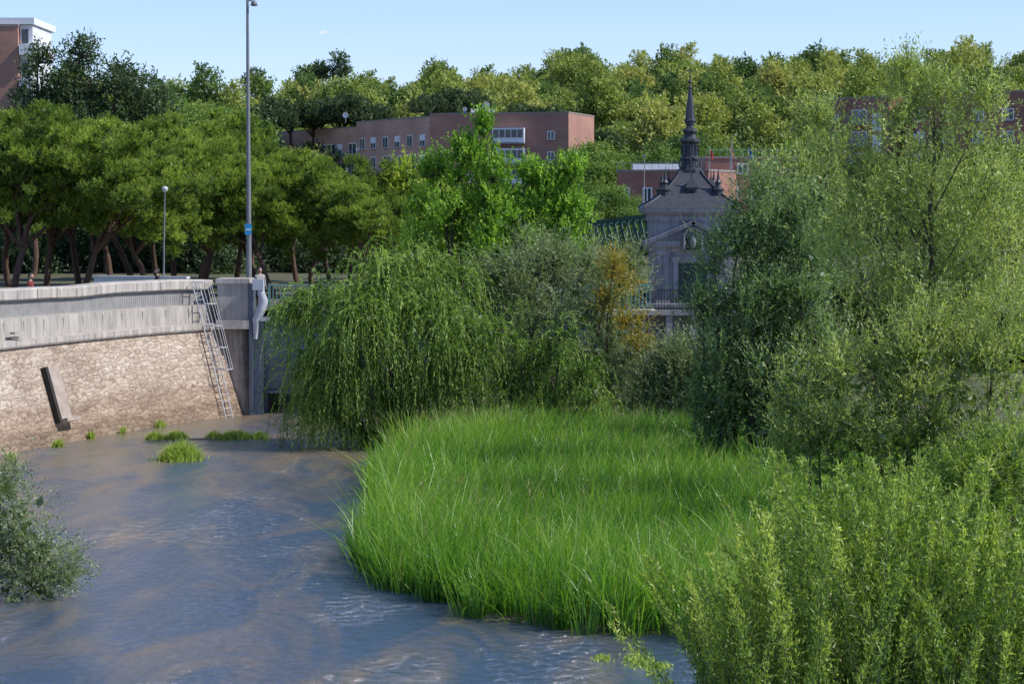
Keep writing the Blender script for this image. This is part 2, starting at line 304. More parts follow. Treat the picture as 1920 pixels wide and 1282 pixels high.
# ---------------- reeds
def inpoly(x,y,pl):
    r=np.zeros(len(x),bool); j=len(pl)-1
    for i in range(len(pl)):
        xi,yi=pl[i];xj,yj=pl[j]
        c=((yi>y)!=(yj>y))&(x<(xj-xi)*(y-yi)/(yj-yi+1e-12)+xi); r^=c; j=i
    return r
rp=[G(*q)[:2] for q in [(690,1075),(720,1105),(830,1130),(900,1165),(1000,1170),(1100,1190),(1250,1190),(1400,1215),(1700,1180),(1850,1000),(1750,900),(1450,850),(1100,845),(850,855),(740,880),(705,930),(735,1000),(670,1050)]]
def nz2(x,y): return (np.sin(x*1.3+y*.7)+np.sin(x*.6-y*1.1+2)+np.sin(x*2.3+y*1.9+1)*.6+np.sin(-x*1.7+y*.35+4)*.8)/3.4
def blades(b,x,y,z0,h,w,mat,nseg=5,bend=.4,tint=None,wind=(.12,0),lean=None,grad=0):
    n=len(x); th=rng.random(n)*2*math.pi; ld=np.stack([np.cos(th),np.sin(th),np.zeros(n)],1)
    le=np.abs(rng.normal(size=n))*bend*h; sd=np.stack([-np.sin(th),np.cos(th),np.zeros(n)],1)
    a=rng.random(n)*math.pi; sd=norm(sd*np.cos(a)[:,None]+ld*np.sin(a)[:,None]*.9)
    V=[]
    for i in range(nseg+1):
        t=i/nseg; c=np.stack([x,y,np.full(n,z0)],1)+ld*(le*t**2.2)[:,None]
        c[:,0]+=wind[0]*h*t*t; c[:,2]+=h*(t-.26*np.minimum(le/h,1.6)*t**3)
        if lean is not None: c[:,:2]+=lean*(h*t**1.3)[:,None]
        ww=w*(1-t**1.6)*.5+.001
        V.append(c-sd*ww[:,None]); V.append(c+sd*ww[:,None])
    V=np.stack(V,1); k=2*(nseg+1); base=np.arange(n)[:,None]*k
    f=[]
    for i in range(nseg): f.append(base+np.array([[2*i,2*i+1,2*i+3,2*i+2]]))
    f=np.stack(f,1).reshape(-1,4)
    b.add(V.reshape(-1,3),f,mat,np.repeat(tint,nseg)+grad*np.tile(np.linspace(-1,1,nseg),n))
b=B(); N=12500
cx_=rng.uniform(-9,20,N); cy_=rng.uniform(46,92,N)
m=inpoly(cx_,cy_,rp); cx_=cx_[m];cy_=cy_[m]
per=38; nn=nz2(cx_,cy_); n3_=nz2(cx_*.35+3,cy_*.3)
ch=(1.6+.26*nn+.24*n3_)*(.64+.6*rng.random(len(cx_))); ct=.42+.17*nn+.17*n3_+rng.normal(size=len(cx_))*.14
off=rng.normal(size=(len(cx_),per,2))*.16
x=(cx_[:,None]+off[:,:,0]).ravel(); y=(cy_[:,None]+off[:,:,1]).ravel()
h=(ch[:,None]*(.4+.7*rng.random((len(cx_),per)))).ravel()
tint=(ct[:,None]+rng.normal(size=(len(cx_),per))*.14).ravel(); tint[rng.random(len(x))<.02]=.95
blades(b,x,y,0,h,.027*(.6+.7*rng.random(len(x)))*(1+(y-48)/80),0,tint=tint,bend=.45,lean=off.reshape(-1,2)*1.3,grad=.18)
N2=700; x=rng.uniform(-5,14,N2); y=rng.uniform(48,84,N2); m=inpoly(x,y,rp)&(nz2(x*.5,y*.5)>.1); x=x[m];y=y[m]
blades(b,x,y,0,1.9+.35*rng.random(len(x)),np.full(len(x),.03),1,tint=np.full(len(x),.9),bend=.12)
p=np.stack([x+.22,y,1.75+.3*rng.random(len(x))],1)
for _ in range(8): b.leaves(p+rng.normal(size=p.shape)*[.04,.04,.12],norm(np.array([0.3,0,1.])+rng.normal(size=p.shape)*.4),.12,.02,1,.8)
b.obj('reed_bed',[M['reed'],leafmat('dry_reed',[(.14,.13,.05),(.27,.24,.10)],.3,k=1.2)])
def tuft(name,cs,hh,n):
    b=B(); X=[];Y=[];Hh=[]
    for (px,py,rx,ry) in cs:
        g=G(px,py); k=int(n*rx*ry*6)+20; u=rng.normal(size=(k,2))*.5
        X.append(g[0]+u[:,0]*rx);Y.append(g[1]+u[:,1]*ry);Hh.append(hh*(.5+.7*rng.random(k))*np.exp(-.5*(u**2).sum(1)))
    X=np.concatenate(X);Y=np.concatenate(Y);Hh=np.concatenate(Hh)
    blades(b,X,Y,0,Hh,np.full(len(X),.04),0,nseg=3,bend=.8,tint=.75+rng.normal(size=len(X))*.25)
    b.obj(name,[M['bush']])
tuft('water_grass_tuft',[(338,862,.6,.7)],.75,500)
tuft('water_grass_tuft',[(330,822,.4,.5),(290,823,.3,.4),(400,822,.3,.3),(440,822,.6,.6),(485,822,.3,.3)],.36,500)
tuft('bank_weeds',[(108,838,.2,.2),(170,822,.15,.2),(20,862,.15,.2),(300,800,.2,.2),(230,812,.1,.2)],.35,600)
tuft('floating_weed',[(1200,1240,.3,.8),(1130,1235,.2,.4),(1240,1250,.2,.4)],.10,150)
# low gravel bar under the grass tufts
b=B(); g=G(385,823); n=28; V=[[g[0],g[1],.045]]
for i in range(n):
    a=i*2*math.pi/n; V.append([g[0]+2.5*math.cos(a)*(1+.15*rng.normal()),g[1]+.9*math.sin(a)*(1+.15*rng.normal()),-.05])
b.add(V,[[0,1+i,1+(i+1)%n,1+(i+1)%n] for i in range(0)] or [[0,1+i,1+(i+1)%n,1+(i+2)%n] for i in range(0,n,2)],0)
b.obj('gravel_bar',[pmat('wet_gravel',(.20,.17,.12),(.09,.075,.05),scale=9,bump=.8)])

# ---------------- pines
def pine_mesh(seed,name):
    global rng
    rng=np.random.default_rng(seed); b=B()
    lean=rng.normal(size=2)*.9
    fork=np.array([lean[0]*.4,lean[1]*.4,2.3])
    b.tube(curve((0,0,-.3),fork,.15,5),np.linspace(.16,.12,5),0,8)
    nb=7; main=[]
    for i in range(nb):
        a=i*2*math.pi/nb+rng.random(); r=2.1*(.5+.6*rng.random()); c=np.array([lean[0]+r*math.cos(a),lean[1]+r*math.sin(a),3.9+rng.random()*2.4]); main.append((*c,1.3,.85))
        b.tube(curve(fork,c,.25,7),np.linspace(.09,.03,7),0,6)
    main.append((lean[0],lean[1],6.7,1.4,.9)); b.tube(curve(fork,(lean[0],lean[1],6.6),.3,7),np.linspace(.11,.03,7),0,6)
    main.append((lean[0]*.8,lean[1]*.8,5.2,1.7,.8))
    sb=subblobs(main,20,.28,1.0,jit=.4)
    cs=np.array([m_[:3] for m_ in main])
    for q in sb:
        qc=np.array(q[:3]); i=np.argmin(np.linalg.norm(cs-qc,axis=1))
        if np.linalg.norm(cs[i]-qc)>.1: b.tube(curve(cs[i]-[0,0,.3],qc,.05,4),np.linspace(.03,.01,4),0,4)
    foliage(b,[(x,y,z+.1,r,.75) for x,y,z,r,_ in sb],330,.2,13,(.15,.025),1,out=.5,up=1.0,rnd=.5,spread=.7,shell=.4,core=2.2)
    return b.mesh(name,[M['pinebark'],M['pine']])
pm=[pine_mesh(s,'pine_tree_mesh%d'%s) for s in (11,12,13,14)]
rng=np.random.default_rng(5)
pines=[(20,108,1.08),(-60,112,1.1),(140,110,1.02),(250,113,1.0),(200,124,1.0),(85,122,1.12),(330,128,1.0),(395,120,.9),(300,138,1.05),(440,132,1.0),(520,118,.86),(600,122,.88),(655,128,.85),(560,134,.95),(480,130,.92),(695,118,.70),(20,135,1.2),(150,138,1.15),(250,150,1.2),(380,150,1.25),(480,152,.95),(620,145,.9),(-40,128,1.2),(350,165,1.35),(60,155,1.3),(200,165,1.3),(700,140,.75)]
for i,(px,d,s) in enumerate(pines):
    o=link(bpy.data.objects.new('pine_tree',pm[i%4])); p=P(px,548,d); o.location=(p[0],d,4.3); o.rotation_euler=(0,0,rng.random()*6.28); o.scale=(s*1.05,s*1.05,s*(.95+.1*rng.random()))

# ---------------- distant trees
def decid_mesh(seed,name,ls,dens,mat,tall=1.0,k=11,wid=1.0):
    global rng
    rng=np.random.default_rng(seed); b=B()
    b.tube([(0,0,-1.5),(.1,0,2),(.2,.1,5),(0,0,8)],[.35,.3,.22,.1],0,6)
    main=[]
    for i in range(8):
        a=rng.random()*6.28; r=2.5*wid*rng.random()**.5; main.append((r*math.cos(a),r*math.sin(a),3.4+rng.random()*5.8*tall,(1.7+.9*rng.random())*(.5+.5*wid),1.05))
    main.append((0,0,9.3*tall,1.7,1.2))
    for m_ in main: b.tube(curve((0,0,2.5),m_[:3],.3,5),np.linspace(.14,.04,5),0,4)
    sb=subblobs(main,k,.34,.92)
    foliage(b,sb,dens,.9,5,ls,1,out=.7,up=.5,rnd=.6,spread=.9,core=.25)
    return b.mesh(name,[M['bark'],mat])
hm=[decid_mesh(s,'woodland_tree_%d'%s,(.45,.28),34,M['hill'],t,wid=w) for s,t,w in ((21,1,1),(22,1.35,.75),(23,.85,1.2),(24,1.15,.9),(25,1.0,1.1))]
mm=[decid_mesh(s,'grove_tree_%d'%s,(.30,.18),70,M['mid'],t) for s,t in ((31,1),(32,.9),(33,1.1))]
rng=np.random.default_rng(9)
CX=[-400,0,300,450,520,600,680,750,850,1000,1040,1110,1160,1300,1400,1500,1600,1700,1800,1920,2300]
CY=[140,130,145,170,155,125,140,132,115,115,85,80,105,90,100,95,90,96,86,78,75]
DC=680.
def hillz(x,y):
    px=960+x/max(y,1)*F
    cz=P(960,np.interp(px,CX,CY)+14,DC)[2]-19
    t=np.clip((y-395)/(DC-395),0,1); t=t*(1.5-.5*t)
    return 4.4+(cz-4.4)*t
wood=empty('hillside_woodland')
y=402.
while y<DC+8:
    x=-.27*y-10+rng.random()*10
    while x<.27*y+10:
        xx=x+rng.normal()*2.6; yy=y+rng.normal()*3
        o=bpy.data.objects.new('woodland_tree',hm[rng.integers(5)]); link(o); o.parent=wood
        s=(.95+.5*rng.random()**1.5)*(1.0 if y<640 else .92); o.location=(xx,yy,hillz(xx,yy)); o.scale=(s*1.15,s*1.15,s*(.95+.25*rng.random())); o.rotation_euler=(0,0,rng.random()*6.28)
        x+=9.4 if y<640 else 8
    y+=12 if y<560 else 9
grove=empty('parkland_grove')
def mid(px,d,topy,gz=4.4):
    z=P(px,topy,d)[2]; sc=(z-gz)/13.2
    o=bpy.data.objects.new('grove_tree',mm[rng.integers(3)]); link(o); o.parent=grove
    o.location=(P(px,400,d)[0],d,gz); o.scale=(sc*1.15,sc*1.15,sc); o.rotation_euler=(0,0,rng.random()*6.28)
for px,t in zip(range(440,1120,38),[262,275,295,315,325,335,338,335,338,338,335,338,335,335,335,335,330,300]):
    mid(px,300+rng.normal()*14,t+rng.normal()*4)
    mid(px+15,240,t+45+rng.normal()*8)
for px in range(1060,1560,36): mid(px,350+rng.normal()*8,262+rng.normal()*10)
for px in range(1070,1170,30): mid(px,270,295+rng.normal()*10); mid(px,200,350+rng.normal()*10)
for px in range(1180,1560,45): mid(px,190,382+rng.normal()*5)
for px in range(1480,2000,50): mid(px,300,275+rng.normal()*10)
for px in range(-80,460,45): mid(px,200,205+rng.normal()*14)
for px in range(-80,720,50): mid(px,178,300+max(0,px-350)*.12+rng.normal()*12)
for px in range(700,1130,45): mid(px,150,385+rng.normal()*12)
for px in range(240,440,42): mid(px,260,165+rng.normal()*8)
hb=[(P(px,400,168+rng.normal()*3)[0],168+rng.normal()*3,4.4+rng.random()*1.6,1.7+rng.random(),1.) for px in range(-120,820,26)]
tree('dark_backdrop_hedge',(0,170,4.3),.03,hb,M['darktree'],34,.7,8,(.25,.14),out=.6,up=.5,rnd=.5,spread=.8,k=8,core=.6,multi=1)  # hedge row added to darken the background behind the pine trunks
tree('elm_tree',(P(150,400,185)[0],185,4.4),.3,bl([(70,120,26),(90,170,50),(150,105,26),(170,160,50),(230,150,32),(260,190,45),(120,210,55),(210,210,55),(290,215,40),(50,200,40)],185),M['darktree'],44,.9,9,(.24,.13),out=.6,up=.6,rnd=.7,spread=.8,k=14,rr=.32,place=.92,core=.5)
b=B(); c=P(478,178,640); b.tube([c-[0,0,10],c+[0,0,4]],[.4,.15],0,6)
foliage(b,[(c[0]+dx,c[1],c[2]+dz,r_,.35) for dx,dz,r_ in((0,5.5,2.2),(-1.5,3.4,2.3),(1.5,2.2,2.6),(0,.8,2.4))],24,.9,6,(.6,.3),1,out=.8,up=.2,core=.2)
b.obj('cedar_tree',[M['bark'],M['darktree']])
b=B(); c=P(625,130,660); foliage(b,subblobs([(c[0]-4,c[1],c[2],3.4,.9),(c[0]+2,c[1],c[2]+.5,3.6,.9)],10,.4),22,.9,6,(.6,.3),1,out=.7,up=.3,core=.3); b.tube([c-[1,0,12],c],[.5,.2],0,6)
b.obj('stone_pine_tree',[M['bark'],M['darktree']])
def stonepine():
    global rng
    rng=np.random.default_rng(44); b=B(); b.tube([(0,0,-1),(.2,0,4),(0,.1,8)],[.35,.28,.2],0,6)
    bb=[(2.6*math.cos(a)*r_,2.6*math.sin(a)*r_,9+rng.random()*.8,2.0,.55) for a,r_ in zip(np.linspace(0,6.28,7),(.9,1,.8,1.1,.9,1,.2))]
    for q in bb: b.tube(curve((0,0,6.5),q[:3],.2,4),np.linspace(.14,.05,4),0,4)
    foliage(b,subblobs(bb,9,.4,.9),34,.5,8,(.4,.2),1,out=.5,up=.9,core=.5); return b.mesh('stone_pine_mesh',[M['bark'],M['darktree']])
spm=stonepine(); rng=np.random.default_rng(10)
for px,ty in ((505,215),(545,205),(590,210),(640,200),(680,208),(820,195),(860,190),(1010,215),(1120,265),(1450,255)):
    d=405+rng.normal()*4; z=P(px,ty,d)[2]; o=link(bpy.data.objects.new('stone_pine_tree',spm)); s=1.05+.2*rng.random(); o.scale=(s,s,s); o.location=(P(px,400,d)[0],d,z-10.2*s); o.rotation_euler=(0,0,rng.random()*6)

# ---------------- ground, banks, water
gm=pmat('soil_grass',(.10,.11,.045),(.07,.06,.035),scale=.6,rough=.95)
sandm=pmat('park_earth',(.15,.13,.08),(.09,.09,.05),scale=.5,rough=.95)
def grid(name,xs,ys,zf,mat):
    X,Y=np.meshgrid(xs,ys); Z=np.vectorize(zf)(X,Y); nx=len(xs); ny=len(ys)
    i=np.arange((nx-1)*(ny-1)); r_=i//(nx-1); c_=i%(nx-1); a=r_*nx+c_
    b=B(); b.add(np.stack([X.ravel(),Y.ravel(),Z.ravel()],1),np.stack([a,a+1,a+nx+1,a+nx],1),0,smooth=True); return b.obj(name,[mat])
grid('ground',[-4000,-1000,0,1000,4000],[-1500,0,1000,7000],lambda x,y:-.8,pmat('riverbed',(.09,.075,.05),(.05,.045,.03),scale=.4))
grid('hill_terrain',np.linspace(-320,320,65),np.concatenate([[126],np.linspace(180,900,60)]),lambda x,y:hillz(x,min(y,DC)) if y>395 else 4.35,gm)
def islz(x,y):
    e=inpoly(np.array([x]),np.array([y]),rp)[0]
    return .10 if e else -.35
grid('island_ground',np.linspace(-10,30,81),np.linspace(44,124,121),lambda x,y: islz(x,y) if y<86 and x<7+ (y-50)*.05 else (.25 if x>-5 and y<104 else .25 if x>2 else -.4),gm)
def wxb(y): return np.interp(y,[-30,20,60,75,84.3,88.2,92.4,97,101.5],[-24,-23,-21.2,-19.7,-17.9,-16.75,-15.4,-13.7,-11.2])
m,N,L=newmat('river_water'); o=N.new('ShaderNodeOutputMaterial')
tc=N.new('ShaderNodeTexCoord')
def wn(sc,st,det,dist=.4):
    mp=N.new('ShaderNodeMapping'); mp.inputs['Scale'].default_value=st; L.new(tc.outputs['Object'],mp.inputs[0])
    n=N.new('ShaderNodeTexNoise'); n.inputs['Scale'].default_value=sc; n.inputs['Detail'].default_value=det; n.inputs['Roughness'].default_value=.62; n.inputs['Distortion'].default_value=dist; L.new(mp.outputs[0],n.inputs['Vector']); return n
n1=wn(4.0,(1,.6,1),6); n2=wn(.45,(1,.3,1),8,1.0); n3=wn(.28,(1,.35,1),5,1.)
# silt brown plus painted reflections: sky blue, and browner upstream towards the wall
sp=N.new('ShaderNodeSeparateXYZ'); L.new(tc.outputs['Object'],sp.inputs[0])
my=N.new('ShaderNodeMapRange'); my.inputs[1].default_value=58; my.inputs[2].default_value=98; my.inputs[3].default_value=-.06; my.inputs[4].default_value=.13; L.new(sp.outputs[1],my.inputs[0])
ay=N.new('ShaderNodeMath'); ay.operation='ADD'; L.new(n2.outputs[0],ay.inputs[0]); L.new(my.outputs[0],ay.inputs[1])
r=ramp(N,[(.40,(.055,.085,.125)),(.64,(.20,.155,.10))]); L.new(ay.outputs[0],r.inputs[0])
ra=ramp(N,[(.40,(.35,.35,.35)),(.60,(1,1,1))]); L.new(n3.outputs[0],ra.inputs[0])
bp=N.new('ShaderNodeBump'); bp.inputs['Distance'].default_value=.34; L.new(n1.outputs[0],bp.inputs['Height']); L.new(ra.outputs[0],bp.inputs['Strength'])
df=N.new('ShaderNodeBsdfDiffuse'); L.new(r.outputs[0],df.inputs[0]); gl=N.new('ShaderNodeBsdfGlossy'); gl.inputs['Roughness'].default_value=.15; gl.inputs['Color'].default_value=(.86,.94,1,1)
fr=N.new('ShaderNodeFresnel'); fr.inputs['IOR'].default_value=2.5; L.new(bp.outputs[0],fr.inputs['Normal']); L.new(bp.outputs[0],gl.inputs['Normal'])
ms=N.new('ShaderNodeMixShader'); L.new(fr.outputs[0],ms.inputs[0]); L.new(df.outputs[0],ms.inputs[1]); L.new(gl.outputs[0],ms.inputs[2]); L.new(ms.outputs[0],o.inputs[0])
grid('river_water',[-60,0,60],[-40,60,125],lambda x,y:0.,m)

# ---------------- embankment wall
conc=pmat('weathered_concrete',(.50,.46,.41),(.33,.30,.26),scale=1.6,rough=.9,bump=.3,stretch=(1,1,.5),detail=9,streak=.3)
concl=pmat('pale_concrete',(.58,.53,.47),(.36,.32,.28),scale=2.2,rough=.9,bump=.35,stretch=(1,1,.35),detail=9,streak=.35)
mas=masonrymat('masonry'); rib=ribmat('ribbed_concrete')
wall=empty('river_embankment_wall')
ys=np.concatenate([np.linspace(-30,75,30),np.linspace(75.6,101.5,60)])
path=np.stack([wxb(ys),ys],1)
for _ in range(6): path[1:-1]=(path[:-2]+2*path[1:-1]+path[2:])/4
tg=norm(np.gradient(path,axis=0)); nr=np.stack([tg[:,1],-tg[:,0]],1)
arc=np.concatenate([[0],np.cumsum(np.linalg.norm(np.diff(path,axis=0),axis=1))])
wob=np.sin(arc*.55)*.03+np.sin(arc*1.3+1)*.012
def sweep(name,prof,mat,parent=wall,wz=0):
    prof=np.array(prof,float); k=len(prof); n=len(path)
    V=np.zeros((n,k,3)); V[:,:,:2]=path[:,None]+nr[:,None]*prof[None,:,0,None]; V[:,:,2]=prof[None,:,1]+wz*wob[:,None]
    pl=np.concatenate([[0],np.cumsum(np.linalg.norm(np.diff(prof,axis=0),axis=1))])
    uv=np.stack(np.broadcast_arrays(arc[:,None],pl[None]),-1).reshape(-1,2)
    f=[[i*k+j,(i+1)*k+j,(i+1)*k+j+1,i*k+j+1] for i in range(n-1) for j in range(k-1)]
    b=B(); b.add(V.reshape(-1,3),f); return b.obj(name,[mat],uv,parent)
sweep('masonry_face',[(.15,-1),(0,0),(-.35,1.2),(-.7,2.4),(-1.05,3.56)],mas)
sweep('cornice',[(-1.05,3.56),(-.93,3.6),(-.9,3.66),(-.9,3.84),(-1.4,3.87)],concl)
sweep('upper_course',[(-1.38,3.86),(-1.42,4.62),(-1.85,4.64)],conc)
sweep('ribbed_band',[(-1.84,4.6),(-1.84,5.3)],rib)
sweep('parapet_cap',[(-1.84,5.25),(-1.7,5.25),(-1.66,5.3),(-1.66,5.62),(-1.72,5.68),(-2.3,5.7),(-2.34,5.6),(-2.34,4.3)],concl,wz=1)
b=B()
for a in np.arange(2,arc[-1],1.5):
    i=np.interp(a,arc,np.arange(len(arc))); i0=int(i); c=path[i0]*(1-i+i0)+path[min(i0+1,len(path)-1)]*(i-i0); t=tg[i0]; n_=nr[i0]
    ax=[np.array([*n_,0]),np.array([*t,0]),np.array([0,0,1.])]
    b.box(np.array([*(c+n_*-1.657),5.45+wob[i0]]),(.004,.012,.17),0,ax)
    b.box(np.array([*(c+n_*-.897),3.75]),(.004,.01,.09),0,ax)
    b.box(np.array([*(c+n_*-1.398),4.2]),(.004,.01,.3),0,ax)
b.obj('joint_lines',[pmat('joint_dark',(.12,.11,.1))],parent=wall)
b=B(); n=len(path)
inner=path+nr*-2.3
V=[[*q,4.35] for q in inner]+[[-400,q[1],4.35] for q in inner]
b.add(V,[[i,n+i,n+i+1,i+1] for i in range(n-1)],0)
b.add([[-400,101.5,4.35],[inner[-1][0],101.5,4.35],[-10,103,4.35],[-400,103,4.35]],[[0,1,2,3]],0)
b.add([[-400,103,4.35],[-10,103,4.35],[-4,126,4.35],[-400,126,4.35]],[[0,1,2,3]],0)
b.add([[-10,103,4.35],[-10,103,-1],[-4,126,-1],[-4,126,4.35]],[[0,1,2,3]],0)
b.obj('park_ground',[sandm])
b=B(); a=P(180,545,106);c=P(350,545,104); ax0=norm(np.array([c[0]-a[0],c[1]-a[1],0]))
b.box(((a+c)/2*[1,1,0]+[0,0,4.98]),(np.linalg.norm(c-a)/2,.15,.66),0,[ax0,np.array([-ax0[1],ax0[0],0]),np.array([0,0,1.])])
b.box(((a+c)/2*[1,1,0]+[0,0,5.69]),(np.linalg.norm(c-a)/2+.05,.2,.05),0,[ax0,np.array([-ax0[1],ax0[0],0]),np.array([0,0,1.])])
b.obj('low_wall',[pmat('whitewashed_wall',(.66,.66,.62),(.55,.55,.5))])
def wp(px,py,z):
    best=None
    for yy in np.linspace(80,101,420):
        i=np.argmin(abs(path[:,1]-yy)); off=-1.05*z/3.56; q=path[i]+nr[i]*off
        x_=960+q[0]/q[1]*F
        if best is None or abs(x_-px)<best[0]: best=(abs(x_-px),q,nr[i],tg[i])
    return best[1:]
q,n_,t_=wp(108,750,1.6); T3=np.array([*t_,0.]); U3=norm(np.array([-n_[0]*.295,-n_[1]*.295,1.])); N3=norm(np.cross(T3,U3))
if N3[0]<0: N3=-N3
b=B(); b.box(np.array([*q,1.75])+N3*.06,(.1,.42,1.05),0,[N3,T3,U3]); b.box(np.array([*q,1.75])-U3*1.02+N3*.2,(.24,.5,.07),0,[N3,T3,U3])
b.box(np.array([*q,1.75])+N3*.08-T3*.52,(.11,.1,1.06),1,[N3,T3,U3])  # dark strip paints the shadow in the recess left of the slab
b.obj('concrete_slab',[pmat('slab_concrete',(.44,.37,.31),(.27,.21,.17),scale=2.5,bump=.4,detail=9),pmat('slab_shadow_dark',(.03,.025,.02))])
q,n_,t_=wp(30,620,3.56); b=B(); ax=[np.array([*n_,0]),np.array([*t_,0]),np.array([0,0,1.])]
b.box(np.array([*q,3.95])+ax[0]*.02,(.14,.2,.05),0,ax); b.box(np.array([*q,4.12])+ax[0]*-.05,(.1,.28,.04),0,ax); b.obj('concrete_ledge_block',[conc])
# ---------------- end pier
b=B(); PY=101.35
xl,xr=P(408,600,PY)[0],P(466,600,PY)[0]
b.box2((xl,PY,3.98),(xr,PY+1.7,5.52),0); b.box2((xl-.06,PY-.08,5.52),(xr+.05,PY+1.8,5.72),1)
b.box2((xl-.05,PY-.25,3.62),(xr+.02,PY+1.7,3.98),1)
v=[];k=12
for z,cx,rr in [(-.8,xl+.98,.46),(0,xl+.92,.48),(1.2,xl+.82,.52),(2.6,xl+.72,.56),(3.62,xl+.66,.6)]:
    for j in range(k+1):
        a=math.pi+math.pi*j/k; v.append([cx+rr*math.cos(a),PY+.45+rr*.8*math.sin(a),z])
    v.append([xr-.0,PY+1.7,z]); v.append([cx-rr,PY+1.7,z])
kk=k+3; f=[[i*kk+j,i*kk+(j+1)%kk,(i+1)*kk+(j+1)%kk,(i+1)*kk+j] for i in range(4) for j in range(kk)]
b.add(v,f,2)
b.obj('stone_pier',[conc,concl,pmat('stone_pier_mat',(.44,.37,.31),(.22,.18,.145),scale=1.5,bump=.5,rough=.9,detail=9,streak=.45)])
# ---------------- sluice dam
steel=pmat('painted_steel_bluegrey',(.10,.12,.16),(.075,.09,.12),scale=1.5,rough=.45,metal=.2)
steell=pmat('grey_steel',(.5,.52,.55),(.36,.38,.41),scale=3,rough=.5)
green=pmat('green_paint',(.02,.085,.065),(.015,.06,.05),scale=3,rough=.5)
dam=empty('sluice_gate')
b=B(); x0=P(490,600,102)[0]; x1=P(1190,600,102)[0]
n=8; zz=np.linspace(.88,4.0,n); yy=101.9+.35*((zz-2.4)/1.6)**2
V=[[x0,yy[i],zz[i]] for i in range(n)]+[[x1,yy[i],zz[i]] for i in range(n)]
b.add(V,[[i,n+i,n+i+1,i+1] for i in range(n-1)],0,smooth=True)
b.box2((x0,102.1,.86),(x1,102.5,.98),0); b.box2((x0,102.0,4.0),(x1,102.6,4.1),0)
for xx in np.arange(x0+1.5,x1,1.6): b.box2((xx,102.3,.9),(xx+.1,102.8,4),0)
b.obj('gate_plate',[steel],parent=dam)
b=B(); xa=P(467,600,101.3)[0]
b.box2((xa,101.2,-.5),(xa+.14,102.6,5.5),0)
b.box2((xa+.14,101.5,-.5),(xa+.55,101.75,4.0),1)
arc_=[(xa+.55,101.3,5.6),(xa+.5,101.3,5.15),(xa+.62,101.3,4.8),(xa+.5,101.3,4.4),(xa+.3,101.3,4.0),(xa+.25,101.3,3.2)]
b.tube(arc_,[.1,.17,.2,.2,.16,.1],2,8); b.box2((xa+.16,101.1,5.25),(xa+.62,101.6,5.7),2); b.box2((xa+.1,101.2,3.95),(xa+.9,101.35,4.1),2)
b.obj('lifting_frame',[steel,steel,steell],parent=dam)
b=B(); b.box2((P(478,1,102.4)[0],102.6,-.6),(P(497,1,102.4)[0],103.2,.9),0); b.box2((-4,103,-.6),(-3.2,112,4.2),1); b.box2((3.5,103,-.6),(4.6,112,4.2),1)
b.box2((-10.8,108,-.6),(5,109,.85),1)
b.obj('gate_piers',[steel,concl],parent=dam)
b=B(); b.box2((P(500,1,104)[0],103.4,4.1),(6.2,105.4,4.3),0)
b.obj('walkway_deck',[conc],parent=dam)
b=B(); xs_=np.arange(P(502,1,103.5)[0],6.0,.16)
for xx in xs_: b.box2((xx-.02,103.48,4.3),(xx+.02,103.52,5.35),0)
for z in (4.45,5.35): b.box2((xs_[0],103.46,z),(6.,103.54,z+.06),0)
for xx in xs_[::12]: b.box2((xx-.05,103.45,4.3),(xx+.05,103.55,5.45),0)
b.obj('green_railing',[pmat('pale_green_paint',(.2,.4,.34),(.15,.3,.25),rough=.5)])
# ---------------- ladder
galv=pmat('galvanised_steel',(.55,.55,.55),(.4,.4,.41),scale=6,rough=.4,metal=.2)
b=B(); q,n_,t_=wp(398,700,1.8); N3=np.array([*n_,0.]);T3=np.array([*t_,0.])
def lp(z,s,o):
    if z<=3.6: off=-1.05*z/3.56+1.05*1.8/3.56
    else: off=-1.05*3.6/3.56+1.05*1.8/3.56-(z-3.6)*.32
    return np.array([q[0],q[1],z])+N3*(off+o)+T3*s
zs=[-.1,1.2,2.4,3.6,4.6,5.6]
for s in(-.24,.24): b.tube([lp(z,s,.22) for z in zs],.03,0,6)
for z in np.arange(.1,5.6,.28): b.tube([lp(z,-.24,.22),lp(z,.24,.22)],.017,0,5)
hs=[2.0,2.9,3.8,4.7,5.6]
for z in hs:
    b.tube([lp(z,.24,.22),lp(z,.38,.5),lp(z,.3,.8),lp(z,0,.92),lp(z,-.3,.8),lp(z,-.38,.5),lp(z,-.24,.22)],.02,0,5)
for s,o_ in((.38,.5),(.3,.8),(0,.92),(-.3,.8),(-.38,.5)): b.tube([lp(z,s,o_) for z in hs],.015,0,5)
for z in(.6,2.,3.4):
    for s in(-.24,.24): b.tube([lp(z,s,.22),lp(z,s,-.02)],.02,0,5)
b.obj('caged_ladder',[galv])
# ---------------- tall lamp mast
b=B(); yy=103.4; p0=P(467,521,yy); x_=p0[0]; ztop=P(460,-8,yy)[2]
b.tube([(x_,yy,4.3),(x_,yy,5.0),(x_,yy,10),(x_-.0,yy,ztop)],[.15,.12,.095,.055],0,12)
b.tube([(x_,yy,4.3),(x_,yy,4.6)],[.2,.2],0,12)
b.tube([(x_,yy,ztop-.25),(x_+.15,yy,ztop-.2),(x_+.3,yy,ztop-.3)],[.04,.04,.03],0,6)
b.lathe(x_+.28,yy,[(.02,ztop-.2),(.1,ztop-.25),(.15,ztop-.42),(.1,ztop-.45),(0,ztop-.45)],0,10,0,True)
b.box2((x_-.15,yy-.14,P(1,440,yy)[2]),(x_+.13,yy-.11,P(1,420,yy)[2]),1)
b.box2((x_-.12,yy-.145,P(1,432,yy)[2]),(x_+.1,yy-.142,P(1,429,yy)[2]),2)
b.obj('lamp_mast',[pmat('mast_grey',(.20,.21,.22),(.15,.16,.17),rough=.6),pmat('blue_sign',(.02,.32,.62),(.02,.28,.55),rough=.5),pmat('white_paint',(.8,.8,.8))])
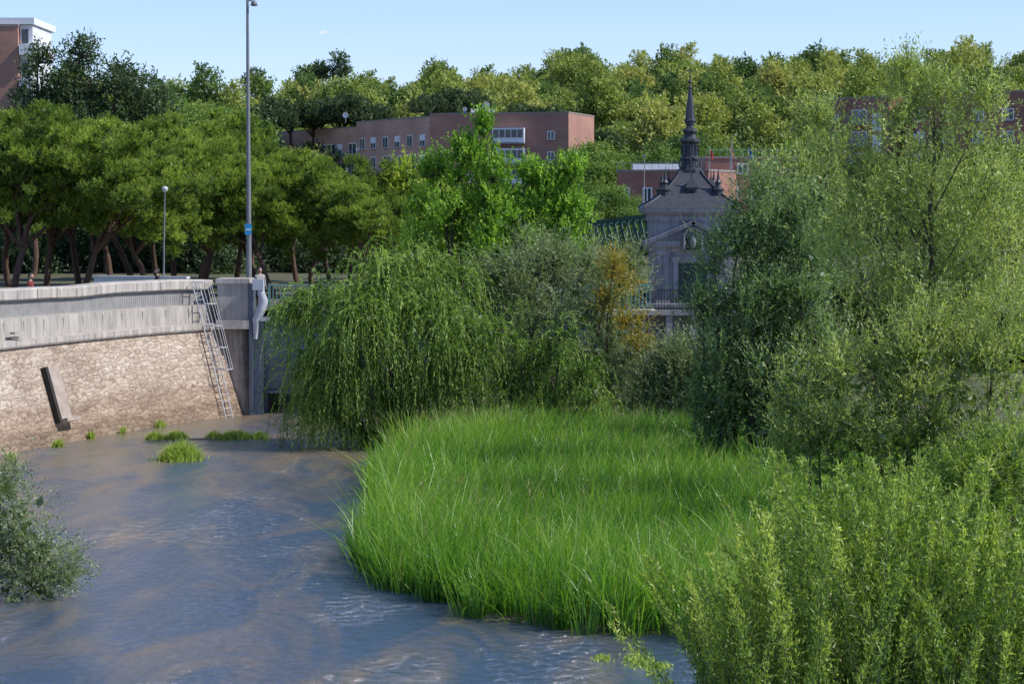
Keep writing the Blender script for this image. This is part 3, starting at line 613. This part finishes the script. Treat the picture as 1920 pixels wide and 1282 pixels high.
def slamp(px,py0,d,gz=4.35):
    top=P(px,py0,d); b=B(); b.tube([(top[0]-.1,d,gz),(top[0]-.06,d,(gz+top[2])/2),(top[0],d,top[2]-.2)],[.055,.04,.028],0,8)
    b.lathe(top[0],d,[(.03,top[2]-.2),(.08,top[2]-.15),(.13,top[2]-.08),(.14,top[2]),(.09,top[2]+.07),(0.001,top[2]+.09)],1,12,0,True)
    b.obj('street_lamp',[pmat('lamp_post_grey',(.2,.21,.22)),pmat('lamp_globe',(.55,.55,.55),(.45,.45,.45),rough=.3)])
slamp(309,353,104.5)

# ---------------- gatehouse tower
gran=pmat('granite',(.30,.30,.33),(.18,.18,.205),scale=2.2,rough=.85,bump=.2,detail=9,streak=.35)
granl=pmat('granite_light',(.38,.375,.40),(.23,.23,.25),scale=2.5,rough=.85,detail=9,streak=.35)
slate=pmat('slate',(.07,.073,.085),(.03,.032,.04),scale=5,rough=.5,bump=.3,stretch=(1,1,4))
lead=pmat('lead',(.05,.052,.062),(.028,.03,.037),scale=4,rough=.5)
dk=pmat('dark_opening',(.012,.013,.015)); drk=pmat('door_green',(.03,.055,.045),(.02,.04,.035),rough=.5)
D=112.; cx=P(1299,400,D)[0]; cy=D+2.0; k_=D/F
def Zp(py): return P(960,py,D)[2]
def hp(px): return px*k_
b=B()
b.lathe(cx,cy,[(hp(84),-1),(hp(84),Zp(640)),(hp(90),Zp(638)),(hp(90),Zp(622)),(hp(82),Zp(618)),(hp(82),Zp(580)),(hp(90),Zp(578)),(hp(90),Zp(570)),(hp(74),Zp(568))],0)
b.lathe(cx,cy,[(hp(74),Zp(569)),(hp(74),Zp(475)),(hp(78),Zp(472)),(hp(80),Zp(466)),(hp(86),Zp(462)),(hp(86),Zp(452)),(hp(76),Zp(450)),(hp(76),Zp(418)),(hp(79),Zp(414)),(hp(79),Zp(405)),(hp(88),Zp(400)),(hp(92),Zp(396)),(hp(92),Zp(391)),(hp(80),Zp(389))],1)
yf=cy-hp(74)
for sx in(-1,1):
    b.box2((cx+sx*hp(56)-hp(12),yf-.10,Zp(560)),(cx+sx*hp(56)+hp(12),yf+.01,Zp(478)),0)
    b.box2((cx+sx*hp(56)-hp(14),yf-.14,Zp(478)),(cx+sx*hp(56)+hp(14),yf+.01,Zp(470)),1)
    b.box2((cx+sx*hp(56)-hp(14),yf-.14,Zp(571)),(cx+sx*hp(56)+hp(14),yf+.01,Zp(560)),1)
b.box2((cx-hp(36),yf-.07,Zp(569)),(cx-hp(27),yf+.01,Zp(492)),1); b.box2((cx+hp(27),yf-.07,Zp(569)),(cx+hp(36),yf+.01,Zp(492)),1); b.box2((cx-hp(40),yf-.09,Zp(492)),(cx+hp(40),yf+.01,Zp(482)),1)
b.box2((cx-hp(26),yf-.02,Zp(569)),(cx+hp(26),yf+.02,Zp(494)),4)
for j in(-1,0,1): b.box2((cx+j*hp(13)-.02,yf-.035,Zp(568)),(cx+j*hp(13)+.02,yf-.021,Zp(496)),5)
za,zb=Zp(416),Zp(453); hw=hp(84); yp=cy-hp(86)
b.add([[cx-hw,yp+.04,zb],[cx+hw,yp+.04,zb],[cx,yp+.04,za-.1],[cx,yp+.04,za-.1]],[[0,1,2,3]],0)
for sx in(-1,1):
    A=np.array([cx+sx*(hw+.06),yp,zb]);C=np.array([cx,yp,za]); dd=norm(C-A)
    up_=np.array([-dd[2],0,dd[0]]); up_=up_ if up_[2]>0 else -up_
    b.box((A+C)/2-up_*.06,(np.linalg.norm(C-A)/2+.04,.2,.07),1,[dd,np.array([0,1.,0]),up_])
    b.box((A+C)/2+up_*.035,(np.linalg.norm(C-A)/2+.06,.26,.025),1,[dd,np.array([0,1.,0]),up_])
ring=[(cx+hp(17)*math.cos(a),yp-.12,Zp(448)+hp(17)*math.sin(a)+hp(3)) for a in np.linspace(0,math.pi,11)]
ring=[(cx+hp(17),yp-.12,Zp(468))]+ring+[(cx-hp(17),yp-.12,Zp(468))]
b.tube(ring,.07,1,6)
b.box2((cx-hp(15),yp-.06,Zp(468)),(cx+hp(15),yp+.03,Zp(446)),5)
b.lathe(cx,yp-.08,[(.03,Zp(466)),(.13,Zp(462)),(.17,Zp(452)),(.10,Zp(443)),(.02,Zp(440))],0,8,0,True)
rp_=[(hp(93),Zp(391)),(hp(90),Zp(386)),(hp(74),Zp(378)),(hp(60),Zp(368)),(hp(48),Zp(357)),(hp(38),Zp(346)),(hp(30),Zp(336)),(hp(24),Zp(328)),(hp(20),Zp(320))]
b.lathe(cx,cy,rp_,2)
for sx in(-1,1):
    for sy in(-1,1): b.tube([(cx+sx*r_,cy+sy*r_,z+.02) for r_,z in rp_],.05,3,5)
lx=cx
b.lathe(lx,cy,[(hp(22),Zp(321)),(hp(22),Zp(316)),(hp(17),Zp(313)),(hp(15),Zp(300)),(hp(18),Zp(297)),(hp(18),Zp(293)),(hp(14),Zp(290)),(hp(13),Zp(268)),(hp(19),Zp(264)),(hp(19),Zp(260)),(hp(12),Zp(257)),(hp(10),Zp(250)),(hp(14),Zp(244)),(hp(13),Zp(240)),(hp(7),Zp(237)),(hp(6),Zp(230)),(hp(11),Zp(225)),(hp(11),Zp(222)),(hp(9),Zp(220)),(hp(6),Zp(190)),(hp(2.5),Zp(163)),(hp(3.5),Zp(161)),(.03,Zp(156)),(.02,Zp(124))],3,8,math.pi/8)
for a in np.arange(8)*math.pi/4:
    b.box((lx+hp(15)*math.cos(a),cy+hp(15)*math.sin(a),Zp(280)),(hp(1.6),hp(1.6),hp(10)),3)
    b.tube([(lx+hp(17)*math.cos(a),cy+hp(17)*math.sin(a),Zp(296)),(lx+hp(21)*math.cos(a),cy+hp(21)*math.sin(a),Zp(306)),(lx+hp(18)*math.cos(a),cy+hp(18)*math.sin(a),Zp(316))],.035,3,5)
for zc,r_ in((Zp(150),.10),(Zp(140),.06),(Zp(228),.22)): b.lathe(lx,cy,[(.01,zc-r_),(r_*.7,zc-r_*.6),(r_,zc),(r_*.7,zc+r_*.6),(.01,zc+r_)],3,8,0,True)
b.box((lx,cy,Zp(129)),(.16,.015,.02),3)
for sx in(-1,1):
    for sy in(-1,1):
        ux,uy=cx+sx*hp(50),cy+sy*hp(50); z0=Zp(362)
        b.lathe(ux,uy,[(hp(9),z0-.35),(hp(9),z0+.1),(hp(11),z0+.13),(hp(11),z0+.2),(hp(5),z0+.25),(hp(4),z0+.4),(hp(6),z0+.5),(hp(3),z0+.62),(hp(1.2),z0+.95),(.005,z0+1.2)],3,8,0)
for dx,dy in((0,-1),(-1,0),(1,0)):
    ux,uy=cx+dx*hp(40),cy+dy*hp(44); z0=Zp(372)
    b.lathe(ux,uy,[(hp(9),z0-.05),(hp(9),z0+.45),(hp(12),z0+.47),(hp(12),z0+.52),(hp(7),z0+.75),(hp(2),z0+.95),(.03,z0+1.05),(.005,z0+1.5)],3)
    if dy: b.box((ux,uy-hp(9.4),z0+.24),(hp(4.5),.01,.14),5)
b.box2((cx-hp(95),cy-hp(110),Zp(590)),(cx+hp(95),cy-hp(84)+.02,Zp(580)),1)
for xx in (-88,-45,0,45,88): b.box2((cx+hp(xx-6),cy-hp(108),-.8),(cx+hp(xx+6),cy-hp(98),Zp(592)),0)
for xx in (-66,-22,22,66): b.box2((cx+hp(xx-13),cy-hp(84.6),Zp(690)),(cx+hp(xx+13),cy-hp(84.1),Zp(645)),5)
b.obj('gatehouse_tower',[gran,granl,slate,lead,drk,dk])
b=B(); yr=cy-hp(109)
for xx in np.arange(cx-hp(94),cx+hp(94),.14): b.box2((xx-.012,yr-.012,Zp(580)),(xx+.012,yr+.012,Zp(543)),0)
for z in(Zp(576),Zp(560),Zp(543)): b.box2((cx-hp(95),yr-.02,z-.02),(cx+hp(95),yr+.02,z+.02),0)
b.obj('iron_railing',[pmat('iron_black',(.03,.035,.04),rough=.5)])
b=B(); a=P(1060,420,128);c=P(1225,405,120); a[2]=P(1,424,128)[2]; c[2]=P(1,404,120)[2]; d_=norm(c-a); ln=np.linalg.norm(c-a)
nn_=norm(np.array([-d_[1],d_[0],0])); upv=np.array([0,0,1.])
for off in(0,1.9):
    for zz_ in(0,-1.5): b.box((a+c)/2+nn_*off+upv*zz_,(ln/2,.09,.1),0,[d_,nn_,upv])
    for t in np.linspace(0,1,15):
        p_=a+(c-a)*t+nn_*off; b.box(p_-upv*.75,(.05,.05,.72),0)
        if t<1:
            q_=a+(c-a)*(t+1/14)+nn_*off-upv*1.45; b.tube([p_,q_],.045,0,5)
b.box((a+c)/2+nn_*.95-upv*1.55,(ln/2,.9,.06),0,[d_,nn_,upv])
for t in np.linspace(0,1,8): b.box(a+(c-a)*t+nn_*.95,(.05,.95,.05),0,[d_,nn_,upv])
for t in (0.02,.98): b.box(a*(1-t)+c*t+nn_*.95-upv*3.4,(.3,.9,1.8),1)
b.obj('truss_footbridge',[green,conc])

# ---------------- brick buildings
br=brickmat('red_brick',(.42,.21,.15),(.37,.18,.13),(.40,.28,.21)); br2=brickmat('dark_brick',(.36,.165,.115),(.31,.14,.10),(.32,.2,.16))
brf=brickmat('sunlit_brick',(.54,.31,.225),(.49,.275,.20),(.5,.37,.29))  # lighter copy of the red brick, brightness of the lit left facades painted in
wht=pmat('white_frame',(.78,.79,.8),(.68,.69,.70),rough=.6); glass=pmat('window_glass',(.06,.075,.09),(.035,.045,.055),rough=.12); roofm=pmat('roof_grey',(.33,.28,.25)); rail=pmat('balcony_rail',(.35,.4,.42))
BM=[br,wht,glass,roofm,rail,br2,brf]
def block(b,p0,p1,depth,z0,z1,mat=0,cap=True):
    p0=np.array([p0[0],p0[1],0.]);p1=np.array([p1[0],p1[1],0.]); u=norm(p1-p0); n_=np.array([u[1],-u[0],0.])
    if n_[1]>0: n_=-n_
    ln=np.linalg.norm(p1-p0); c=(p0+p1)/2-n_*depth/2
    b.box(c+[0,0,(z0+z1)/2],(ln/2,depth/2,(z1-z0)/2),mat,[u,n_,np.array([0,0,1.])])
    if cap: b.box(c+[0,0,z1+.1],(ln/2+.06,depth/2+.06,.1),3,[u,n_,np.array([0,0,1.])])
    return p0,u,n_,ln
def win(b,fr,u0,z0,w,h,kind=0):
    p0,u,n_,ln=fr; ax=[u,n_,np.array([0,0,1.])]; c=p0+u*(u0+w/2)+[0,0,z0+h/2]
    b.box(c+n_*.02,(w/2+.14,.05,h/2+.12),1,ax); b.box(c+n_*.05,(w/2,.04,h/2),2,ax); b.box(c+n_*.07,(.06,.04,h/2),1,ax)
    if kind==1: b.box(c+n_*.09+[0,0,h*.25],(w/2,.03,h*.25),1,ax)
    if kind==2:
        b.box(c+n_*.65-[0,0,h/2+.05],(w/2+.5,.6,.08),3,ax)
        b.box(c+n_*1.22-[0,0,h/2-1.0],(w/2+.5,.03,.04),4,ax)
        for s in np.linspace(-1,1,9): b.box(c+n_*1.22+u*s*(w/2+.48)-[0,0,h/2-.5],(.025,.02,.5),4,ax)
    b.box(c+n_*.1-[0,0,h/2+.14],(w/2+.15,.12,.05),3,ax)
b=B(); A=P(470,246,430);Bp=P(668,224,395);C=P(806,214,372);Dp=P(1066,214,366)
zt=P(1,214,370)[2]
f1=block(b,A,Bp,14,0,zt-1.2,6); f2=block(b,Bp,C,14,0,zt-.4,6); f3=block(b,C,Dp,16,0,zt,0)
for fr_,top,cols in((f1,zt-1.2,11),(f2,zt-.4,6)):
    for rr_ in range(4):
        for j in range(cols):
            u0=(j+.3)*fr_[3]/cols+rng.normal()*.2; kd=rng.choice([0,1,2],p=[.35,.25,.4]); w=2.6 if kd==2 else 1.6
            win(b,fr_,u0,top-4.3-3.1*rr_-(.5 if kd==2 else 0),w,1.6+(.6 if kd==2 else 0),kd)
            if rng.random()<.4: b.box(fr_[0]+fr_[1]*(u0+w+.9)+[0,0,top-3.6-3.1*rr_]+fr_[2]*.2,(.35,.2,.25),1,[fr_[1],fr_[2],np.array([0,0,1.])])
for z in range(4):
    win(b,f3,f3[3]*.855,zt-3.9-3.1*z,.9,1.1); win(b,f3,f3[3]*.28,zt-4.1-3.1*z,.8,1.1)
    p0,u,n_,ln=f3; ax=[u,n_,np.array([0,0,1.])]; c=p0+u*ln*.58+[0,0,zt-3.3-3.1*z]
    b.box(c+n_*.5,(2.5,.5,1.1),1,ax)
    for s in range(5): b.box(c+n_*1.02+u*(-1.9+s*.95)+[0,0,.25],(.4,.02,.6),2,ax)
    b.box(c+n_*.55-[0,0,1.25],(2.6,.6,.1),3,ax)
c=P(905,214,376); b.box(c+[0,0,.3],(1.8,1.5,.45),1); b.lathe(c[0],c[1]-1,[(.05,c[2]+.7),(.05,c[2]+1.3)],4,6)
b.obj('brick_apartment_building',BM)
def dish(px,py,d,r=.5):
    b=B(); c=P(px,py,d); pr=[(.02,0),(r*.5,.06),(r*.85,.18),(r,.3)]
    v=[];k=14
    for rr_,h_ in pr:
        for j in range(k): a=j*2*math.pi/k; v.append([c[0]+rr_*math.cos(a),c[1]-h_-.2*rr_*math.sin(a),c[2]+rr_*math.sin(a)])
    b.add(v,[[i*k+j,i*k+(j+1)%k,(i+1)*k+(j+1)%k,(i+1)*k+j] for i in range(3) for j in range(k)],0,smooth=True)
    b.tube([c+[0,.1,0],c+[0,.2,-.6],c+[0,.2,-1.2]],.05,1,6); b.tube([c+[0,0,-r*.7],c+[0,-.7,0]],.02,1,5); b.obj('satellite_dish',[wht,rail])
dish(912,197,371,.5); dish(648,216,396,.5); dish(872,205,371,.35)
b=B(); z1=P(1,187,340)[2]; g=block(b,P(1555,1,340),P(1668,1,332),14,0,z1,5); z2=P(1,180,330)[2]; g2=block(b,P(1700,1,330),P(2050,1,322),14,0,z2+.3,5)
for z in range(4):
    win(b,g,g[3]*.4,z1-3.6-3*z,2.6,1.9,2); win(b,g,g[3]*.08,z1-3.4-3*z,.9,1.2)
    for j in range(6): win(b,g2,g2[3]*(.05+.16*j),z2-3.4-3*z,1.3,1.4,int(rng.integers(2)))
    b.box(P(1648,1,334)*[1,1,0]+[0,-.6,z1-3.4-3*z],(.8,.5,1.2),1)
b.obj('brick_apartment_building',BM)
b=B(); z1=P(1,322,230)[2]; g=block(b,P(1158,1,232),P(1330,1,228),16,0,z1,5); z2=P(1,297,235)[2]; g2=block(b,P(1325,1,235),P(1500,1,235),14,0,z2,5)
for t in(.05,.3,.55): win(b,g,g[3]*t,z1-3.0,.7,1.4)
for t in(.22,.5,.75): win(b,g2,g2[3]*t,z1-2.6,1.0,1.5)
win(b,g2,g2[3]*.35,z2-1.4,.8,.8)
c=P(1235,318,233); b.box(c+[0,4,.25],(2.3,.8,.35),1)
for t in np.linspace(0,1,14): b.box(g[0]+g[1]*g[3]*t+[0,.2,z1+.55],(.02,.02,.35),4)
b.box(g[0]+g[1]*g[3]/2+[0,.2,z1+.9],(g[3]/2,.025,.025),4,[g[1],g[2],np.array([0,0,1.])])
for t in np.linspace(0,1,14): b.box(g2[0]+g2[1]*g2[3]*t+[0,.2,z2+.5],(.02,.02,.3),4)
b.box(g2[0]+g2[1]*g2[3]/2+[0,.2,z2+.8],(g2[3]/2,.025,.025),4,[g2[1],g2[2],np.array([0,0,1.])])
b.obj('brick_municipal_building',BM)
def flag(px,py,cols,d=234):
    t=P(px,py,d); b=B(); b.tube([t+[0,0,.1],t+[0,0,-2.2]],[.025,.03],0,6)
    n=6
    for s in range(3):
        v=[]
        for i in range(n):
            for z in(t[2]-.05-s*.2,t[2]-.05-(s+1)*.2): v.append([t[0]+.03+i*.06-.02*s,d+.06*math.sin(i*1.3),z-.09*i])
        b.add(v,[[2*i,2*i+1,2*i+3,2*i+2] for i in range(n-1)],1+cols[s])
    b.obj('flag_on_pole',[rail,pmat('flag_red',(.5,.03,.03),(.4,.03,.03)),pmat('flag_yellow',(.7,.45,.03),(.6,.4,.03)),pmat('flag_blue',(.03,.08,.35),(.03,.07,.3)),])
flag(1331,279,(0,0,0)); flag(1369,276,(0,1,0)); flag(1404,278,(2,2,2))
b=B(); t=P(1372,255,225); b.tube([(t[0],225,4),(t[0],225,t[2]-.5),(t[0]+.06,225,t[2]),(t[0]+.3,225,t[2]+.15)],[.05,.04,.03,.025],0,6); b.box(t+[.4,0,.14],(.18,.08,.05),0); b.obj('street_lamp',[rail])
b=B(); t=P(1208,292,225); b.tube([(t[0],225,4),(t[0],225,t[2])],[.05,.03],0,6); b.box(t,(.14,.08,.06),0); b.obj('street_lamp',[rail])
b=B(); t=P(1700,58,700); b.tube([t-[0,0,8],t],[.12,.05],0,5); b.box(t-[0,0,1],(.5,.05,.05),0); b.obj('antenna_mast',[rail])
b=B(); d=205.; z1=P(1,50,d)[2]; z2=P(1,33,d)[2]; g=block(b,P(-150,1,d),P(33,1,d),14,0,z1,0)
b.box2((P(-150,1,d)[0],d+.3,z1+.2),(P(62,1,d)[0],d+10,z2),1); b.box2((P(33,1,d)[0]+.05,d+.6,0),(P(58,1,d)[0],d+9,z1+.15),1)
for z in range(7):
    zz=z1-1.5-2.9*z; b.box2((P(34,1,d)[0]+.1,d-.4,zz-.9),(P(66,1,d)[0]-.2*z,d+8.5,zz),1)
    b.box2((P(38,1,d)[0],d+.5,zz+.1),(P(50,1,d)[0],d+.55,zz+1.3),2)
    win(b,g,g[3]*.5,zz-1,1.3,1.4)
b.obj('brick_tower_block',BM)

# ---------------- people on the promenade
skin=pmat('skin',(.5,.3,.22),(.45,.27,.2),rough=.6)
TR=Matrix.Translation
def person(px,d,h,face,shirt,hairc,pants=(.03,.035,.06),stride=.12):
    e=empty('pedestrian'); p=P(px,500,d); s=h/1.75
    m,N,L=newmat('clothes'); pr=N.new('ShaderNodeBsdfPrincipled'); oo=N.new('ShaderNodeOutputMaterial'); L.new(pr.outputs[0],oo.inputs[0]); pr.inputs['Roughness'].default_value=.85
    tc=N.new('ShaderNodeTexCoord'); sp=N.new('ShaderNodeSeparateXYZ'); L.new(tc.outputs['Object'],sp.inputs[0])
    dv=N.new('ShaderNodeMath'); dv.operation='DIVIDE'; dv.inputs[1].default_value=1.8; L.new(sp.outputs[2],dv.inputs[0])
    r=ramp(N,[(0,(.03,.03,.03)),(.045,pants),(.52,shirt),(.81,(.48,.3,.22))],'CONSTANT'); L.new(dv.outputs[0],r.inputs[0]); L.new(r.outputs[0],pr.inputs['Base Color'])
    J=[((0,0,.95),.14),((0,0,1.15),.13),((0,0,1.35),.15),((0,0,1.46),.075),((0,0,1.54),.055)]
    Ed=[(0,1),(1,2),(2,3),(3,4)]
    def add(pt,r_,par): J.append((pt,r_)); Ed.append((par,len(J)-1)); return len(J)-1
    for sx in(-1,1):
        st=sx*stride
        a=add((sx*.1,0,.9),.10,0); a=add((sx*.1,-st*.6,.5),.065,a); a=add((sx*.1,-st-.0,.1),.045,a); a=add((sx*.1,-st-.04,.05),.045,a); a=add((sx*.1,-st-.2,.03),.035,a)
        a=add((sx*.18,0,1.40),.07,2); a=add((sx*.24,.03+st*.3,1.14),.045,a); a=add((sx*.25,st*.9-.05,.9),.033,a); hnd=add((sx*.25,st*.9-.07,.83),.03,a)
        for f_,(ox,ln) in enumerate([(-.03,.07),(-.01,.085),(.01,.08),(.03,.065)]):
            k1=add((sx*.25+.0,st*.9-.07+ox,.79),.010,hnd); add((sx*.245,st*.9-.075+ox,.79-ln),.008,k1)
        add((sx*.25-.01*sx,st*.9-.12,.79),.010,hnd)
    me=bpy.data.meshes.new('body'); me.from_pydata([j[0] for j in J],Ed,[]); me.update(); o=link(bpy.data.objects.new('body',me))
    o.modifiers.new('Skin','SKIN')
    if not me.skin_vertices: bpy.context.view_layer.objects.active=o
    sv=me.skin_vertices[0].data
    for i,j in enumerate(J): sv[i].radius=(j[1],j[1]*.85)
    sv[0].use_root=True
    o.modifiers.new('Sub','SUBSURF').levels=1; o.modifiers['Sub'].render_levels=2; me.materials.append(m); o.parent=e
    bm=bmesh.new(); bmesh.ops.create_uvsphere(bm,u_segments=20,v_segments=14,radius=.1)
    for v in bm.verts:
        v.co.z*=1.2; v.co.x*=.82
        if v.co.z<0: v.co.x*=1-.28*(-v.co.z/.12); v.co.y*=1-.12*(-v.co.z/.12)
    bmesh.ops.create_cone(bm,cap_ends=True,segments=6,radius1=.016,radius2=.006,depth=.045,matrix=TR((0,-.103,-.01)))
    for sx in(-1,1): bmesh.ops.create_icosphere(bm,subdivisions=1,radius=.022,matrix=TR((sx*.084,.005,-.005)))
    mh=bpy.data.meshes.new('head'); bm.to_mesh(mh); bm.free(); mh.materials.append(skin)
    ho=link(bpy.data.objects.new('head',mh)); ho.location=(0,-.02,1.63); ho.parent=e
    bm=bmesh.new()
    for sx in(-1,1): bmesh.ops.create_icosphere(bm,subdivisions=1,radius=.012,matrix=TR((sx*.033,-.092,.01)))
    bmesh.ops.create_cube(bm,size=1,matrix=TR((0,-.088,-.055))@Matrix.Diagonal((.045,.01,.01,1)))
    mh=bpy.data.meshes.new('eyes_mouth'); bm.to_mesh(mh); bm.free(); mh.materials.append(dk); eo=link(bpy.data.objects.new('eyes_and_mouth',mh)); eo.location=(0,-.02,1.63); eo.parent=e
    bm=bmesh.new(); bmesh.ops.create_icosphere(bm,subdivisions=3,radius=.108)
    for v in bm.verts:
        v.co.z*=1.2; v.co.x*=.85; v.co.y=v.co.y*1.02+.012; v.co+=Vector(rng.normal(size=3)*.0025)
    bmesh.ops.delete(bm,geom=[v for v in bm.verts if (v.co.y<-.02 and v.co.z<.05) or (v.co.y<.02 and v.co.z<-.02) or v.co.z<-.09],context='VERTS')
    mh=bpy.data.meshes.new('hair'); bm.to_mesh(mh); bm.free(); mh.materials.append(pmat('hair_mat',hairc,rough=.6)); xo=link(bpy.data.objects.new('hair',mh)); xo.location=(0,-.02,1.635); xo.parent=e
    for po in mh.polygons: po.use_smooth=True
    e.location=(p[0],d,4.36); e.rotation_euler=(0,0,face); e.scale=(s,s,s)
person(57,92.5,1.82,1.4,(.2,.03,.03),(.02,.015,.012)); person(295,101.2,1.80,-1.2,(.04,.04,.05),(.02,.018,.015)); person(487,104.2,1.76,.3,(.45,.42,.38),(.1,.09,.08))

# ---------------- sky, sun, camera
sd=Vector((.80,-.12,.82)).normalized()
el=math.asin(sd.z); az=math.atan2(sd.x,sd.y)
w=bpy.data.worlds.new('World'); SC.world=w; w.use_nodes=True; N=w.node_tree.nodes; L=w.node_tree.links; N.clear()
sk=N.new('ShaderNodeTexSky'); sk.sky_type='NISHITA'; sk.sun_disc=False; sk.sun_elevation=el; sk.sun_rotation=az; sk.air_density=1.0; sk.dust_density=.3; sk.ozone_density=3.; sk.altitude=600
mu=N.new('ShaderNodeMix'); mu.data_type='RGBA'; mu.blend_type='MULTIPLY'; mu.inputs[0].default_value=1; L.new(sk.outputs[0],mu.inputs[6]); mu.inputs[7].default_value=(.95,.98,1.24,1)
tc=N.new('ShaderNodeTexCoord'); prev=mu.outputs[2]
nz=N.new('ShaderNodeTexNoise'); nz.inputs['Scale'].default_value=260; nz.inputs['Detail'].default_value=5; L.new(tc.outputs['Generated'],nz.inputs['Vector'])
for (px,py,wx,wz) in ((606,61,.0028,.0012),(762,-2,.0035,.0014)):
    dv=P(px,py,100)-np.array([0,0,H]); dv/=np.linalg.norm(dv)
    sb_=N.new('ShaderNodeVectorMath'); sb_.operation='SUBTRACT'; L.new(tc.outputs['Generated'],sb_.inputs[0]); sb_.inputs[1].default_value=dv
    mp=N.new('ShaderNodeVectorMath'); mp.operation='DIVIDE'; mp.inputs[1].default_value=(wx,.05,wz); L.new(sb_.outputs[0],mp.inputs[0])
    ln_=N.new('ShaderNodeVectorMath'); ln_.operation='LENGTH'; L.new(mp.outputs[0],ln_.inputs[0])
    ad=N.new('ShaderNodeMath'); ad.operation='MULTIPLY_ADD'; L.new(nz.outputs[0],ad.inputs[0]); ad.inputs[1].default_value=1.6; L.new(ln_.outputs['Value'],ad.inputs[2])
    rr=ramp(N,[(.7,(.45,.45,.45)),(1.0,(0,0,0))]); sub=N.new('ShaderNodeMath'); sub.operation='SUBTRACT'; sub.inputs[1].default_value=.5; L.new(ad.outputs[0],sub.inputs[0]); L.new(sub.outputs[0],rr.inputs[0])
    mx=N.new('ShaderNodeMix'); mx.data_type='RGBA'; L.new(rr.outputs[0],mx.inputs[0]); L.new(prev,mx.inputs[6]); mx.inputs[7].default_value=(6.5,6.5,6.6,1); prev=mx.outputs[2]
bg=N.new('ShaderNodeBackground'); bg.inputs[1].default_value=.15; ow=N.new('ShaderNodeOutputWorld'); L.new(prev,bg.inputs[0]); L.new(bg.outputs[0],ow.inputs[0])
sl=bpy.data.lights.new('sun','SUN'); sl.energy=5; sl.angle=math.radians(.5); sl.color=(1,.96,.89); so=link(bpy.data.objects.new('sun',sl)); so.rotation_euler=sd.to_track_quat('Z','Y').to_euler()
cd=bpy.data.cameras.new('camera'); cd.lens=85; cd.sensor_width=36; cd.clip_start=.5; cd.clip_end=12000; co=link(bpy.data.objects.new('camera',cd)); co.location=(0,0,H); co.rotation_euler=(math.pi/2-T,0,0); SC.camera=co
SC.view_settings.view_transform='Standard'; SC.view_settings.look='None'; SC.view_settings.exposure=0
